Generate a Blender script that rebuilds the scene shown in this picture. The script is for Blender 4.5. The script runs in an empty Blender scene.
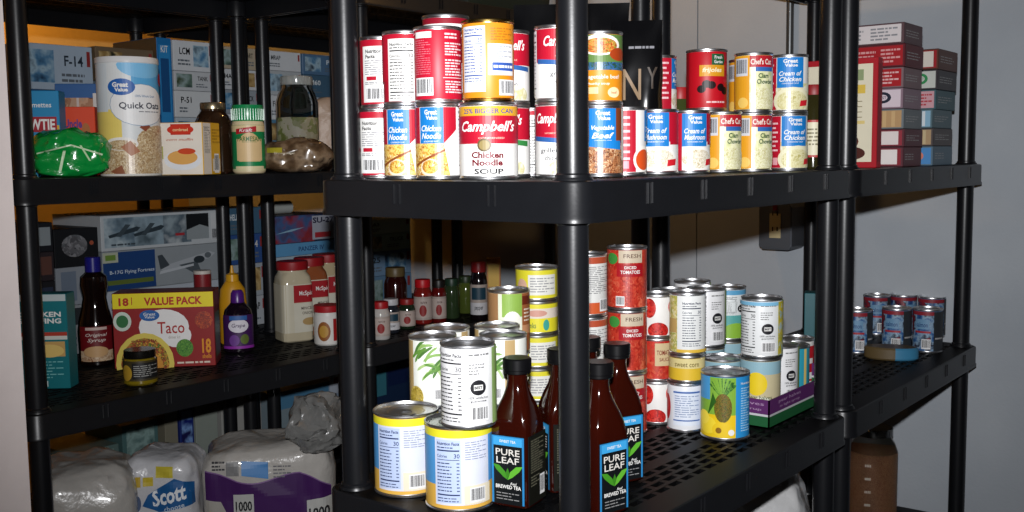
import bpy, bmesh, math, random
from mathutils import Vector, Matrix, noise
from mathutils.bvhtree import BVHTree
R = random.Random(7)
PI = math.pi
# world frame: +X runs along the shelving towards the far wall, +Y to the left, Z up, metres
EYE = 1.42
FPX, PITCH, ROLL, SY, CY = 1039.2, .0935, .0117, .6226, .7825

# ---------------------------------------------------------------- camera
S = bpy.context.scene
col = S.collection
_r0 = Vector((SY, -CY, 0)); _f0 = Vector((CY, SY, 0)); _z = Vector((0, 0, 1))
_fw = _f0 * math.cos(PITCH) - _z * math.sin(PITCH)
_up = _f0 * math.sin(PITCH) + _z * math.cos(PITCH)
_cx = _r0 * math.cos(ROLL) - _up * math.sin(ROLL)
_cy = _r0 * math.sin(ROLL) + _up * math.cos(ROLL)
cd = bpy.data.cameras.new('camera'); cam = bpy.data.objects.new('camera', cd); col.objects.link(cam)
cd.sensor_width = 36; cd.lens = 36 * FPX / 1024; cd.clip_start = .05
M = Matrix((_cx, _cy, -_fw)).transposed().to_4x4(); M.translation = (0, 0, EYE)
cam.matrix_world = M
S.camera = cam
# ---------------------------------------------------------------- light and exposure
S.view_settings.view_transform = 'Standard'; S.view_settings.look = 'None'
S.view_settings.gamma = 1; S.view_settings.use_curve_mapping = False
S.view_settings.exposure = 0
W = bpy.data.worlds.new('dim_room'); S.world = W; W.use_nodes = True
W.node_tree.nodes['Background'].inputs[0].default_value = (.55, .6, .7, 1)
W.node_tree.nodes['Background'].inputs[1].default_value = .012

def lamp(name, kind, loc, energy, color, size=.05, aim=None, sy=None):
    l = bpy.data.lights.new(name, kind); l.energy = energy; l.color = color
    o = bpy.data.objects.new(name, l); col.objects.link(o); o.location = loc
    if kind == 'AREA':
        l.size = size
        if sy: l.shape = 'RECTANGLE'; l.size_y = sy
    else: l.shadow_soft_size = size
    if aim: o.rotation_euler = (Vector(aim) - Vector(loc)).to_track_quat('-Z', 'Y').to_euler()
    return o
# the flash on top of the camera
fl = lamp('camera_flash', 'SPOT', (0, .0, EYE + .105), 243, (.98, .98, 1.0), .016, (1.6, 1.12, EYE + .06))
fl.data.spot_size = math.radians(86); fl.data.spot_blend = 1.0
# warm bulb burning in the far left of the room, behind the shelves
lamp('warm_bulb', 'POINT', (1.75, 3.9, 2.2), 17, (1, .50, .11), .05)
lamp('warm_bulb_far', 'POINT', (2.3, 1.65, 2.35), 8, (1, .55, .2), .05)

# ---------------------------------------------------------------- helpers: places
def atD(px, d, py=170):
    x = px - 512; y = 256 - py
    r = x * math.cos(ROLL) + y * math.sin(ROLL); u = -x * math.sin(ROLL) + y * math.cos(ROLL)
    X = r; Y = FPX * math.cos(PITCH) + u * math.sin(PITCH)
    k = d / Y; X *= k
    return (SY * X + CY * d, -CY * X + SY * d)
def at(px, py, z):                       # point of the horizontal plane z (world) seen there
    x = px - 512; y = 256 - py
    r = x * math.cos(ROLL) + y * math.sin(ROLL); u = -x * math.sin(ROLL) + y * math.cos(ROLL)
    Y = FPX * math.cos(PITCH) + u * math.sin(PITCH); Z = -FPX * math.sin(PITCH) + u * math.cos(PITCH)
    k = (z - EYE) / Z; X = r * k; Y *= k
    return (SY * X + CY * Y, -CY * X + SY * Y)
def atV(px, V, py=170):
    a = atD(px, 1, py); return (a[0] * V / a[1], V)
def atU(px, U, py=170):
    a = atD(px, 1, py); return (U, a[1] * U / a[0])

# ---------------------------------------------------------------- helpers: materials
def lin(h):
    h = h.lstrip('#'); c = [int(h[i:i+2], 16) / 255 for i in (0, 2, 4)]
    return tuple(.74 * (x / 12.92 if x <= .04045 else ((x + .055) / 1.055) ** 2.4) for x in c) + (1,)
MATS = {}
def mat(h, rough=.44, metal=0, var=.06, trans=0, bump=0, bscale=60, coat=0, ior=1.45, alpha=1):
    key = (h, rough, metal, var, trans, bump, bscale, coat, alpha, ior)
    if key in MATS: return MATS[key]
    m = bpy.data.materials.new('surface_' + h.strip('#')); m.use_nodes = True; t = m.node_tree
    b = t.nodes['Principled BSDF']; c = lin(h)
    tc = t.nodes.new('ShaderNodeTexCoord'); nz = t.nodes.new('ShaderNodeTexNoise'); nz.inputs['Scale'].default_value = 30
    mx = t.nodes.new('ShaderNodeMix'); mx.data_type = 'RGBA'
    t.links.new(tc.outputs['Object'], nz.inputs['Vector']); t.links.new(nz.outputs['Fac'], mx.inputs[0])
    mx.inputs[6].default_value = tuple(x * (1 - var) for x in c[:3]) + (1,)
    mx.inputs[7].default_value = tuple(min(1, x * (1 + var)) for x in c[:3]) + (1,)
    t.links.new(mx.outputs[2], b.inputs['Base Color'])
    b.inputs['Roughness'].default_value = rough; b.inputs['Metallic'].default_value = metal
    if not metal and not trans and not coat: b.inputs['Specular IOR Level'].default_value = .36
    b.inputs['Transmission Weight'].default_value = trans; b.inputs['IOR'].default_value = ior
    b.inputs['Coat Weight'].default_value = coat; b.inputs['Coat Roughness'].default_value = .08
    b.inputs['Alpha'].default_value = alpha
    if bump:
        n2 = t.nodes.new('ShaderNodeTexNoise'); n2.inputs['Scale'].default_value = bscale; n2.inputs['Detail'].default_value = 4
        bp = t.nodes.new('ShaderNodeBump'); bp.inputs['Strength'].default_value = bump; bp.inputs['Distance'].default_value = .01
        t.links.new(tc.outputs['Object'], n2.inputs['Vector']); t.links.new(n2.outputs['Fac'], bp.inputs['Height'])
        t.links.new(bp.outputs['Normal'], b.inputs['Normal'])
    MATS[key] = m; return m
def pic(cols, scale=70, rough=.35, vor=True, seed=0):
    """printed food picture: cells of a few colours"""
    key = ('pic', tuple(cols), scale, vor, seed)
    if key in MATS: return MATS[key]
    m = bpy.data.materials.new('printed_picture'); m.use_nodes = True; t = m.node_tree
    b = t.nodes['Principled BSDF']; b.inputs['Roughness'].default_value = rough
    tc = t.nodes.new('ShaderNodeTexCoord'); mp = t.nodes.new('ShaderNodeMapping'); mp.inputs['Location'].default_value = (seed, seed * 2, seed)
    n = t.nodes.new('ShaderNodeTexNoise'); n.inputs['Scale'].default_value = scale; n.inputs['Detail'].default_value = 3
    cr = t.nodes.new('ShaderNodeValToRGB'); el = cr.color_ramp.elements
    t.links.new(tc.outputs['Object'], mp.inputs[0]); t.links.new(mp.outputs[0], n.inputs['Vector'])
    src = n.outputs['Fac']
    if vor:
        v = t.nodes.new('ShaderNodeTexVoronoi'); v.inputs['Scale'].default_value = scale
        mx = t.nodes.new('ShaderNodeMix'); mx.data_type = 'RGBA'; mx.inputs[0].default_value = .16
        t.links.new(mp.outputs[0], mx.inputs[6]); t.links.new(n.outputs['Color'], mx.inputs[7])
        t.links.new(mx.outputs[2], v.inputs['Vector'])
        sp = t.nodes.new('ShaderNodeSeparateColor'); t.links.new(v.outputs['Color'], sp.inputs[0]); src = sp.outputs[0]
        lo, hi = .05, .95
    else: lo, hi = .32, .68
    k = len(cols)
    while len(el) < k: el.new(.5)
    for i, c in enumerate(cols):
        el[i].position = lo + (hi - lo) * i / max(1, k - 1); el[i].color = lin(c)
    t.links.new(src, cr.inputs[0]); t.links.new(cr.outputs[0], b.inputs['Base Color'])
    MATS[key] = m; return m
def asmat(c): return c if isinstance(c, bpy.types.Material) else mat(c)

# ---------------------------------------------------------------- helpers: meshes and objects
def link(name, me, parent=None, loc=None, rz=0):
    o = bpy.data.objects.new(name, me); col.objects.link(o)
    if parent: o.parent = parent
    if loc is not None: o.location = loc
    o.rotation_euler = (0, 0, rz); return o
def tag(o, label, cat=None, group=None):
    o['label'] = label
    if cat: o['category'] = cat
    if group: o['group'] = group
    return o
def struct(o): o['kind'] = 'structure'; return o
class MB:
    """collects polygons with materials, builds one mesh"""
    def __init__(s): s.v = []; s.f = []; s.m = []; s.sm = []; s.mats = []
    def mi(s, m):
        m = asmat(m)
        if m not in s.mats: s.mats.append(m)
        return s.mats.index(m)
    def poly(s, pts, m, smooth=False):
        n = len(s.v); s.v += [tuple(p) for p in pts]; s.f.append(tuple(range(n, n + len(pts)))); s.m.append(s.mi(m)); s.sm.append(smooth)
    def mesh(s, verts, faces, m, smooth=False):
        n = len(s.v); s.v += [tuple(p) for p in verts]; k = s.mi(m)
        for f in faces: s.f.append(tuple(i + n for i in f)); s.m.append(k); s.sm.append(smooth)
    def box(s, a, b, m):
        x0, y0, z0 = a; x1, y1, z1 = b
        s.mesh([(x0,y0,z0),(x1,y0,z0),(x1,y1,z0),(x0,y1,z0),(x0,y0,z1),(x1,y0,z1),(x1,y1,z1),(x0,y1,z1)],
               [(0,3,2,1),(4,5,6,7),(0,1,5,4),(1,2,6,5),(2,3,7,6),(3,0,4,7)], m)
    def loft(s, prof, m, seg=32, cap0=True, cap1=True, smooth=True, ell=1.0, mats=None):
        """prof: (z, r[, squareness]) from bottom to top"""
        vs = []; fs = []
        for p in prof:
            z, r = p[0], p[1]; q = p[2] if len(p) > 2 else 0
            for i in range(seg):
                a = 2 * PI * i / seg; c, sn = math.cos(a), math.sin(a)
                k = 1.0
                if q: n = 2 + q * 6; k = (abs(c) ** n + abs(sn) ** n) ** (-1 / n)
                vs.append((r * k * c, r * k * sn * ell, z))
        for j in range(len(prof) - 1):
            for i in range(seg):
                i2 = (i + 1) % seg; fs.append((j*seg+i, j*seg+i2, (j+1)*seg+i2, (j+1)*seg+i))
        s.mesh(vs, fs, m, smooth)
        if cap0: s.poly([vs[i] for i in range(seg - 1, -1, -1)], m)
        if cap1: s.poly([vs[(len(prof)-1)*seg + i] for i in range(seg)], m)
    def data(s, name='mesh', bevel=0):
        me = bpy.data.meshes.new(name); me.from_pydata(s.v, [], s.f)
        for m in s.mats: me.materials.append(m)
        me.polygons.foreach_set('material_index', s.m); me.polygons.foreach_set('use_smooth', s.sm)
        me.validate(); me.update()
        if any(s.sm):
            bm = bmesh.new(); bm.from_mesh(me); bmesh.ops.remove_doubles(bm, verts=bm.verts, dist=1e-6); 
            for e in bm.edges:
                if len(e.link_faces) == 2 and e.calc_face_angle(0) > .6: e.smooth = False
            bm.to_mesh(me); bm.free()
        return me
    def build(s, name, parent=None, loc=None, rz=0): return link(name, s.data(name), parent, loc, rz)

# ---- text as flat polygons, cached
TXT = {}
def text_polys(st, shear=0, bold=0, spacing=1):
    key = (st, shear, bold, spacing)
    if key in TXT: return TXT[key]
    c = bpy.data.curves.new('t', 'FONT'); c.body = st; c.size = 1; c.shear = shear; c.offset = bold; c.resolution_u = 2
    c.space_character = spacing
    o = bpy.data.objects.new('t', c); col.objects.link(o)
    dg = bpy.context.evaluated_depsgraph_get(); dg.update()
    me = bpy.data.meshes.new_from_object(o.evaluated_get(dg)); me.calc_loop_triangles()
    vs = [(v.co.x, v.co.y) for v in me.vertices]
    tr = [tuple(vs[i] for i in t.vertices) for t in me.loop_triangles]
    bpy.data.objects.remove(o); bpy.data.curves.remove(c); bpy.data.meshes.remove(me)
    if not tr: tr = [((0,0),(.1,0),(0,.1))]
    xs = [p[0] for t in tr for p in t]; ys = [p[1] for t in tr for p in t]
    x0, x1, y0, y1 = min(xs), max(xs), min(ys), max(ys); H = (y1 - y0) or 1
    out = ([tuple(((p[0] - (x0 + x1) / 2) / H, (p[1] - (y0 + y1) / 2) / H) for p in t) for t in tr], (x1 - x0) / H)
    TXT[key] = out; return out

def clipx(poly, a, sign):
    out = []
    for i in range(len(poly)):
        p, q = poly[i], poly[(i + 1) % len(poly)]
        dp, dq = (p[0] - a) * sign, (q[0] - a) * sign
        if dp >= 0: out.append(p)
        if (dp > 0 and dq < 0) or (dp < 0 and dq > 0):
            t = dp / (dp - dq); out.append((a, p[1] + (q[1] - p[1]) * t))
    return out
class Art:
    """printed artwork: flat convex polygons in label units, later wrapped on a surface"""
    def __init__(s, sx, sy): s.sx, s.sy, s.it, s.L = sx, sy, [], 0
    def add(s, pts, m): s.it.append(([(p[0] * s.sx, p[1] * s.sy) for p in pts], m, s.L))
    def rect(s, x0, y0, x1, y1, m): s.L += 1; s.add([(x0,y0),(x1,y0),(x1,y1),(x0,y1)], m); return s
    def poly(s, pts, m): s.L += 1; s.add(pts, m); return s
    def ell(s, cx, cy, rx, ry, m, n=20):
        s.L += 1; s.add([(cx + rx*math.cos(2*PI*i/n), cy + ry*math.sin(2*PI*i/n)) for i in range(n)], m); return s
    def text(s, st, cx, cy, h, m, w=None, shear=0, bold=.01, rot=0, spacing=1, up=0):
        s.L += 1; tr, asp = text_polys(st, shear, bold, spacing)
        hm = h * s.sy; kx = hm if w is None else w * s.sx / asp
        cr, sr = math.cos(rot), math.sin(rot)
        for t in tr:
            pp = []
            for x, y in t:
                X, Y = x * kx, y * hm + up * (x * kx) 
                pp.append((cx * s.sx + X * cr - Y * sr, cy * s.sy + X * sr + Y * cr))
            s.it.append((pp, m, s.L))
        return s
    def lines(s, x0, y0, x1, y1, n, m='#555555', frac=.45, seed=1):
        r = random.Random(seed); s.L += 1; dy = (y1 - y0) / n
        for i in range(n):
            y = y1 - dy * (i + .5); x = x0; e = x1 - (x1 - x0) * r.choice((0, 0, .1, .35))
            while x < e:
                w = min((x1 - x0) * r.uniform(.08, .3), e - x)
                s.add([(x, y - dy*frac/2), (x + w, y - dy*frac/2), (x + w, y + dy*frac/2), (x, y + dy*frac/2)], m); x += w + (x1 - x0) * .04
        return s
    def bars(s, x0, y0, x1, y1, m='#222222', bg='#e8e8e8', n=14):
        s.rect(x0, y0, x1, y1, bg); s.L += 1; r = random.Random(3); w = (x1 - x0) * .9 / n; x = x0 + (x1 - x0) * .05
        ya, yb = y0 + (y1 - y0) * .15, y1 - (y1 - y0) * .08
        for i in range(n):
            ww = w * r.choice((.3, .5, .7)); s.add([(x, ya), (x + ww, ya), (x + ww, yb), (x, yb)], m); x += w
        return s
    def nutri(s, x0, y0, x1, y1, bg='#e6e6e6', ink='#222226'):
        H = y1 - y0; Wd = x1 - x0
        if bg: s.rect(x0, y0, x1, y1, bg)
        s.text('Nutrition Facts', (x0+x1)/2, y1 - H*.06, H*.05, ink, w=Wd*.9, bold=.03)
        for yy, t in ((.82, .022), (.68, .01), (.12, .022)): s.rect(x0 + Wd*.05, y0 + H*yy, x1 - Wd*.05, y0 + H*(yy + t), ink)
        s.text('Calories', x0 + Wd*.26, y0 + H*.745, H*.05, ink, w=Wd*.42); s.text('30', x1 - Wd*.15, y0 + H*.75, H*.07, ink)
        s.lines(x0 + Wd*.06, y0 + H*.86, x1 - Wd*.3, y0 + H*.9, 1, ink, .4)
        s.lines(x0 + Wd*.06, y0 + H*.17, x1 - Wd*.35, y0 + H*.66, 9, ink, .3, 5)
        s.lines(x1 - Wd*.16, y0 + H*.17, x1 - Wd*.05, y0 + H*.66, 9, ink, .35, 6)
        s.lines(x0 + Wd*.06, y0 + H*.01, x1 - Wd*.1, y0 + H*.1, 2, ink, .3, 7); return s
    def emit(s, mb, fn, grid=.004, lo=None, hi=None):
        for pts, m, L in s.it:
            off = .00012 * (L + 1)
            if grid:
                xs = [p[0] for p in pts]; a, b = min(xs), max(xs); k0, k1 = math.floor(a / grid), math.floor(b / grid)
                if k1 > k0:
                    cur = pts
                    for k in range(k0, k1 + 1):
                        pc = clipx(clipx(pts, k * grid, 1), (k + 1) * grid, -1)
                        if len(pc) > 2: mb.poly([fn(x, y, off) for x, y in pc], m, False)
                    continue
            mb.poly([fn(x, y, off) for x, y in pts], m, False)

TRAY = (1.742, 2.12, .792, 1.132)
def settle(posts):
    """cans must not cut into each other: nudge whole stacks a little nearer or farther"""
    cols = []
    for c in CANS:
        r, h = KINDS[c[3]][:2]
        for k in cols:
            if math.hypot(c[0]-k['p'][0], c[1]-k['p'][1]) < .03 and abs(c[2] - k['top']) < .012:
                k['m'].append((c, r, c[2], c[2]+h, c[0]-k['p'][0], c[1]-k['p'][1])); k['top'] = c[2]+h; break
        else: cols.append({'p': [c[0], c[1]], 'o': (c[0], c[1]), 'top': c[2]+h, 'tray': c[2]-T2 > .003 and c[2]-T2 < .02, 'z': c[2], 'm': [(c, r, c[2], c[2]+h, 0, 0)]})
    def ray(p): L = math.hypot(*p); return (p[0]/L, p[1]/L)
    N = 500
    for it in range(N):
        spring = .02 if it < N - 150 else 0
        for a in range(len(cols)):
            for b in range(a+1, len(cols)):
                A, B = cols[a], cols[b]; pa, pb = A['p'], B['p']
                if abs(pa[0]-pb[0]) > .15 or abs(pa[1]-pb[1]) > .15: continue
                for (_, ra, a0, a1, ax, ay) in A['m']:
                    for (_, rb, b0, b1, bx_, by_) in B['m']:
                        if a0 > b1 - .001 or b0 > a1 - .001: continue
                        dx, dy = pb[0]+bx_-pa[0]-ax, pb[1]+by_-pa[1]-ay; R_ = ra*1.0 + rb*1.0 + .0006; d = math.hypot(dx, dy)
                        if d >= R_: continue
                        e = ray(((pa[0]+pb[0])/2, (pa[1]+pb[1])/2)); al = dx*e[0]+dy*e[1]; lt = -dx*e[1]+dy*e[0]
                        need = math.sqrt(max(R_*R_-lt*lt, 0)) - abs(al); sg = 1 if al >= 0 else -1; f = min(need, .01)*.3*sg
                        ps = (R_-d)*.12*(1 if lt >= 0 else -1)
                        pa[0] -= e[0]*f - e[1]*ps; pa[1] -= e[1]*f + e[0]*ps; pb[0] += e[0]*f - e[1]*ps; pb[1] += e[1]*f + e[0]*ps
        for c in cols:
            p = c['p']; rm = max(m[1] for m in c['m'])
            for q in posts:
                dx, dy = p[0]-q[0], p[1]-q[1]; d = math.hypot(dx, dy); R_ = rm + .0235
                if d < R_: e = ray(p); sg = 1 if dx*e[0]+dy*e[1] >= 0 else -1; g = (R_-d)*.4; p[0] += e[0]*g*sg + dx/d*g*.5; p[1] += e[1]*g*sg + dy/d*g*.5
            p[0] += (c['o'][0]-p[0])*spring; p[1] += (c['o'][1]-p[1])*spring
            if c['tray']: p[0] = min(max(p[0], TRAY[0]+rm+.003), TRAY[1]-rm-.003); p[1] = min(max(p[1], TRAY[2]+rm+.003), TRAY[3]-rm-.003)
            else:
                p[1] = min(max(p[1], .714+rm), 1.193-rm+.008); p[0] = max(p[0], 1.030+rm)
                if c['z'] < T3 - .1 and p[0] < TRAY[1] and p[1] < 1.2 and c['o'][0] < 1.8: p[0] = min(p[0], TRAY[0]-rm-.001)
    for c in cols:
        for (m, r, z0, z1_, ox, oy) in c['m']: m[0], m[1] = c['p'][0]+ox, c['p'][1]+oy
    for m in CANS: build_can(*m)

def facing(u, v, turn): 
    L = math.hypot(u, v); return math.atan2(-u / L, v / L) + math.radians(turn)

# ---------------------------------------------------------------- tin cans
STEEL = mat('#e4e5e8', .34, 1, .05)
STEELD = mat('#a2a3a8', .28, 1, .05)
GOLD = mat('#c9a860', .25, 1, .05)
CACHE = {}
def can_body(r, h, metal):
    k = ('body', r, h, metal.name)
    if k not in CACHE:
        b = MB()
        b.loft([(0, r*.93), (.0008, r*.99), (.003, r*1.0), (.0042, r*.965), (.006, r*.958), (h-.006, r*.958), (h-.0042, r*.965),
                (h-.003, r*1.0), (h-.0008, r*1.0), (h, r*.985), (h-.0003, r*.955), (h-.004, r*.935)], metal, 40, True, False)
        CACHE[k] = b.data('can_body')
    return CACHE[k]
def can_lid(r, h, metal, ring=False):
    k = ('lid', r, h, metal.name, ring)
    if k not in CACHE:
        b = MB(); z = h - .004
        b.loft([(z-.0006, r*.936), (z, r*.93), (z+.0002, r*.86), (z-.001, r*.83), (z-.001, r*.66), (z-.0003, r*.63), (z-.0003, r*.55), (z-.0012, r*.52), (z-.0012, r*.02)], metal, 36, True, True)
        if ring:
            n = 16
            for i in range(n):
                a0, a1 = 2*PI*i/n, 2*PI*(i+1)/n
                def P(a, q): return (q*.3*r*math.cos(a), -r*.32 + q*.42*r*math.sin(a))
                p = [P(a0,1), P(a1,1), P(a1,.6), P(a0,.6)]
                b.poly([(x, y, h-.002) for x, y in p], metal); b.poly([(x, y, h-.0032) for x, y in reversed(p)], metal)
                b.poly([(p[0][0],p[0][1],h-.0032),(p[1][0],p[1][1],h-.0032),(p[1][0],p[1][1],h-.002),(p[0][0],p[0][1],h-.002)], metal)
        CACHE[k] = b.data('can_lid')
    return CACHE[k]
def can_label(key, r, h, base, artfn):
    k = ('label', key, r, h)
    if k not in CACHE:
        b = MB(); rr = r * .972; z0, z1 = .0052, h - .0052
        b.loft([(z0, rr*.992), (z0+.0008, rr), (z1-.0008, rr), (z1, rr*.992)], asmat(base), 72, False, False)
        A = Art(r, z1 - z0); artfn(A)
        def fn(x, y, off):
            a = x / r; q = rr + off; yy = min(max(y, 0.0004), z1 - z0 - .0004)
            return (q * math.sin(a), -q * math.cos(a), z0 + yy)
        A.emit(b, fn); CACHE[k] = b.data('can_label')
    return CACHE[k]
def can(kind, u, v, z, turn, label, group=None, name='food_can', ring=False):
    CANS.append([u, v, z, kind, turn, label, group, name, ring])
CANS = []
def build_can(u, v, z, kind, turn, label, group, name, ring):
    r, h, base, artfn, metal = KINDS[kind]
    rz = facing(u, v, turn)
    root = link(name, None, None, (u, v, z), rz)
    tag(root, label, 'can', group)
    link('body', can_body(r, h, metal), root)
    link('paper_label', can_label(kind, r, h, base, artfn), root)
    link('lid', can_lid(r, h, metal, ring), root)
    return root

# ------- label artwork.  x in radians round the can (0 = front), y 0..1 up the label
RED, BLUE, WHT, INK = '#b3122c', '#1778c2', '#e9e8e4', '#1d1d22'
NOODLE = pic(['#a8691d', '#d9a63a', '#f0d47a', '#c98a2c', '#f2e6b8'], 75)
STEW = pic(['#4a2013', '#8a4a28', '#c08a5c', '#6b3018', '#d9b48c'], 90)
CREAM = pic(['#d9d6b4', '#ece9d2', '#c9c38f', '#f2f0e2'], 60, vor=False)
def gv(A, cx, y0, y1, name1, name2, w=.95, c=BLUE):
    A.rect(cx - w/2, y0, cx + w/2, y1, c)
    A.text('Great', cx, y1 - .075, .075, WHT, w=w*.52, bold=.03); A.text('Value', cx + .04, y1 - .155, .06, WHT, w=w*.46, bold=.03)
    A.text(name1, cx, y1 - .31, .09, WHT, w=w*.82, shear=.3, bold=.02); A.text(name2, cx, y1 - .42, .09, WHT, w=w*.8, shear=.3, bold=.02)
    A.text('CONDENSED SOUP', cx, y1 - .5, .022, WHT, w=w*.6)
def art_gv_noodle(A):
    gv(A, -.05, .45, 1, 'Chicken', 'Noodle', 1.1); A.rect(.5, .45, 1.1, 1, RED)
    A.rect(-3.1, .45, -.6, 1, RED)
    A.rect(-1.2, 0, .95, .47, NOODLE); A.ell(-.1, .12, .45, .13, '#e9dcc0'); A.ell(-.1, .13, .38, .1, NOODLE)
    A.poly([(-.9, .12), (-.85, .17), (.6, .4), (.62, .37)], '#8c4a1e')
    A.poly([(.5, .47), (1.1, .68), (1.1, 0), (.75, 0)], WHT)
    A.nutri(1.15, .02, 2.1, .98)
def art_nutri_red(A):
    A.rect(-.95, 0, .55, .93, WHT); A.nutri(-.9, .02, .3, .9, None)
    A.rect(-1.5, .3, -.95, 1, RED); A.rect(.3, 0, 1.4, 1, '#cf5a6c'); A.lines(.4, .3, 1.2, .9, 14, '#f0c8cc', .3)
def art_nutri_code(A):
    A.rect(-.95, .03, 1.05, .9, WHT); A.rect(-1.4, .45, -.95, 1, RED)
    A.text('Nutrition', -.35, .82, .06, INK, w=.8, bold=.03); A.text('Facts', -.5, .74, .06, INK, w=.5, bold=.03)
    A.lines(-.8, .45, .6, .69, 7, '#777780', .35, 3); A.rect(-.7, .37, -.2, .43, RED); A.lines(-.8, .3, .2, .35, 2, '#777780')
    A.bars(-.75, .05, .35, .26)
def art_red_info(A):
    for i, (y0, y1) in enumerate(((.86, .96), (.62, .82), (.33, .58), (.08, .27))):
        A.lines(.3, y0, 1.25, y1, max(2, int((y1-y0)*28)), '#f2d9dc', .5, i)
    A.rect(-1.1, .88, -.25, .97, WHT); A.lines(-1.1, .35, -.3, .86, 16, '#d8707e', .35, 9)
    A.bars(-1.1, .05, -.2, .31); A.rect(.2, .3, 1.3, .31, '#f2d9dc')
def art_red_lite(A):
    A.rect(-3, 0, 3, .4, '#e9e3e2'); A.rect(-1.2, .75, 1.2, .92, WHT); A.lines(-1.1, .78, 1.1, .9, 1, '#8b2a3a', .6)
def art_campbell_big(A):
    A.rect(-3.1, .86, 3.1, 1, '#e3a72a'); A.text('25% BIGGER CAN', 0, .925, .07, '#234a8c', w=1.9, bold=.02)
    A.rect(-3.1, .46, 3.1, .86, RED); A.rect(-3.1, 0, 3.1, .46, WHT)
    A.text("Campbell's", -.02, .69, .2, '#f5f3f0', w=2.1, shear=.35, bold=.022)
    A.text('CONDENSED', .1, .54, .025, '#e8c8b8', w=.9); A.ell(-.15, .44, .24, .095, '#5c4c28'); A.ell(-.15, .44, .18, .07, '#8c7a44')
    A.text('Chicken', -.05, .3, .095, '#6c0c1c', w=1.1, bold=.04); A.text('Noodle', -.05, .19, .095, '#6c0c1c', w=1.05, bold=.04)
    A.text('SOUP', 0, .065, .08, INK, w=1.0, bold=.03)
def art_campbell(A):
    A.rect(-3.1, .52, 3.1, 1, RED); A.rect(-3.1, 0, 3.1, .52, WHT)
    A.text("Campbell's", .05, .8, .2, '#f5f3f0', w=1.75, shear=.35, bold=.02); A.text('HOMESTYLE', .1, .6, .025, '#e0b0a0', w=.8)
    A.poly([(-1.2, .5), (-1.2, .57), (1.2, .5), (1.2, .43)], '#2c5c9c')
    A.text('grilled', -.1, .34, .09, '#3c4048', w=.85); A.text('chicken', .1, .24, .07, '#3c4048', w=.8); A.ell(.45, .08, .6, .14, CREAM); A.nutri(-2.2, .02, -1.25, .98)
def art_campbell_green(A): art_campbell(A); A.poly([(-1.2, .5), (-1.2, .58), (1.2, .5), (1.2, .42)], '#2e7a3c')
ORG = '#dc8a1c'
def art_orange_back(A):
    A.rect(-1.15, .08, -.1, .96, '#dfe0e6'); A.nutri(-1.1, .2, -.15, .96, None, '#274a94')
    A.rect(.0, .3, 1.1, .72, '#e8e6e4'); A.lines(.1, .5, 1.0, .7, 6, '#8890a0', .35); A.rect(.15, .36, 1.1, .47, '#2f54a4'); A.lines(.2, .38, 1.05, .45, 1, WHT, .5)
    A.bars(.4, .03, 1.15, .24); A.lines(.1, .76, 1.0, .94, 5, '#b0701c', .4)
def art_orange_front(A):
    A.rect(-3.1, .55, 3.1, 1, '#58793a'); A.ell(-.1, .84, .95, .16, '#e8e4d8'); A.ell(-.1, .83, .8, .12, pic(['#8a2a10', '#c8541c', '#dc9a4c', '#6b8a30'], 100))
    A.ell(.8, .7, .5, .1, '#9c3a14'); A.rect(-3.1, .46, 3.1, .58, pic(['#1c3450', '#3a6a9c', '#244c2c'], 80))
    A.text('vegetable beef', .0, .35, .08, WHT, w=1.6, bold=.01); A.text('chunky soup', -.2, .25, .05, WHT, w=1.0); A.rect(-1.1, .1, -.2, .2, '#e0c08c'); A.ell(.5, .12, .3, .08, '#f0d8a8')
    A.text('beef', .5, .12, .04, '#a03010')
def art_gv_beef(A):
    gv(A, .0, .44, 1, 'Vegetable', 'Beef', 1.25); A.rect(-2, 0, 2, .46, STEW); A.poly([(-.9, .5), (-.9, .42), (.9, .36), (.9, .5)], '#1778c2')
    A.rect(1.0, .2, 1.7, 1, '#e3e0da')
def art_gv_tomato(A):
    A.rect(-1.2, 0, .3, 1, RED); A.text('READY TO SERVE', -.35, .5, .5, '#f0d0d4', w=.12)
    for i in range(7): A.rect(-.6, .2 + i*.11, .0, .24 + i*.11, '#e8b8bf')
    A.rect(-.55, .06, -.05, .18, '#e0909c'); A.ell(.75, .2, .6, .22, '#efece4'); A.ell(.75, .2, .48, .17, '#d3501e'); gv(A, 1.3, .5, 1, 'Tomato', 'Soup', 1.0)
def art_gv_mushroom(A):
    A.rect(-3, 0, -.85, 1, RED); A.rect(-.85, 0, 1.4, .5, WHT); gv(A, -.1, .42, 1, 'Cream of', 'Mushroom', 1.35); A.rect(.62, .45, 1.3, 1, RED)
    A.ell(.05, .2, .95, .22, '#efede6'); A.ell(.05, .2, .8, .17, pic(['#dcd3bd', '#f0ebdc', '#c0b08c'], 90)); A.poly([(.45,.08),(.5,.19),(1.0,.21),(.95,.1)], '#c8202c')
def art_gv_mushroom_red(A):
    art_gv_mushroom(A); A.rect(-1.6, 0, -.75, 1, RED); A.lines(-1.3, .2, -.95, .95, 8, '#f0ccd0', .4)
def art_gv_chicken(A):
    A.rect(-3, 0, -.7, 1, RED); A.rect(-.7, 0, 1.5, .5, '#d8d49c'); gv(A, .1, .4, 1, 'Cream of', 'Chicken', 1.5)
    A.poly([(-.7, .42), (.85, .42), (1.4, .55), (1.4, .3), (-.7, .25)], CREAM)
    A.ell(.25, .17, 1.1, .26, '#e6e2c0'); A.ell(.25, .16, .9, .2, pic(['#cfc890', '#e4dfb4', '#b7ad68'], 80)); A.poly([(.6,.06),(.66,.17),(1.15,.19),(1.1,.08)], '#c8202c')
    A.lines(-1.2, .3, -.85, .9, 7, '#f0ccd0', .4); A.rect(-1.15, .06, -.85, .2, '#e0a0a8')
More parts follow.
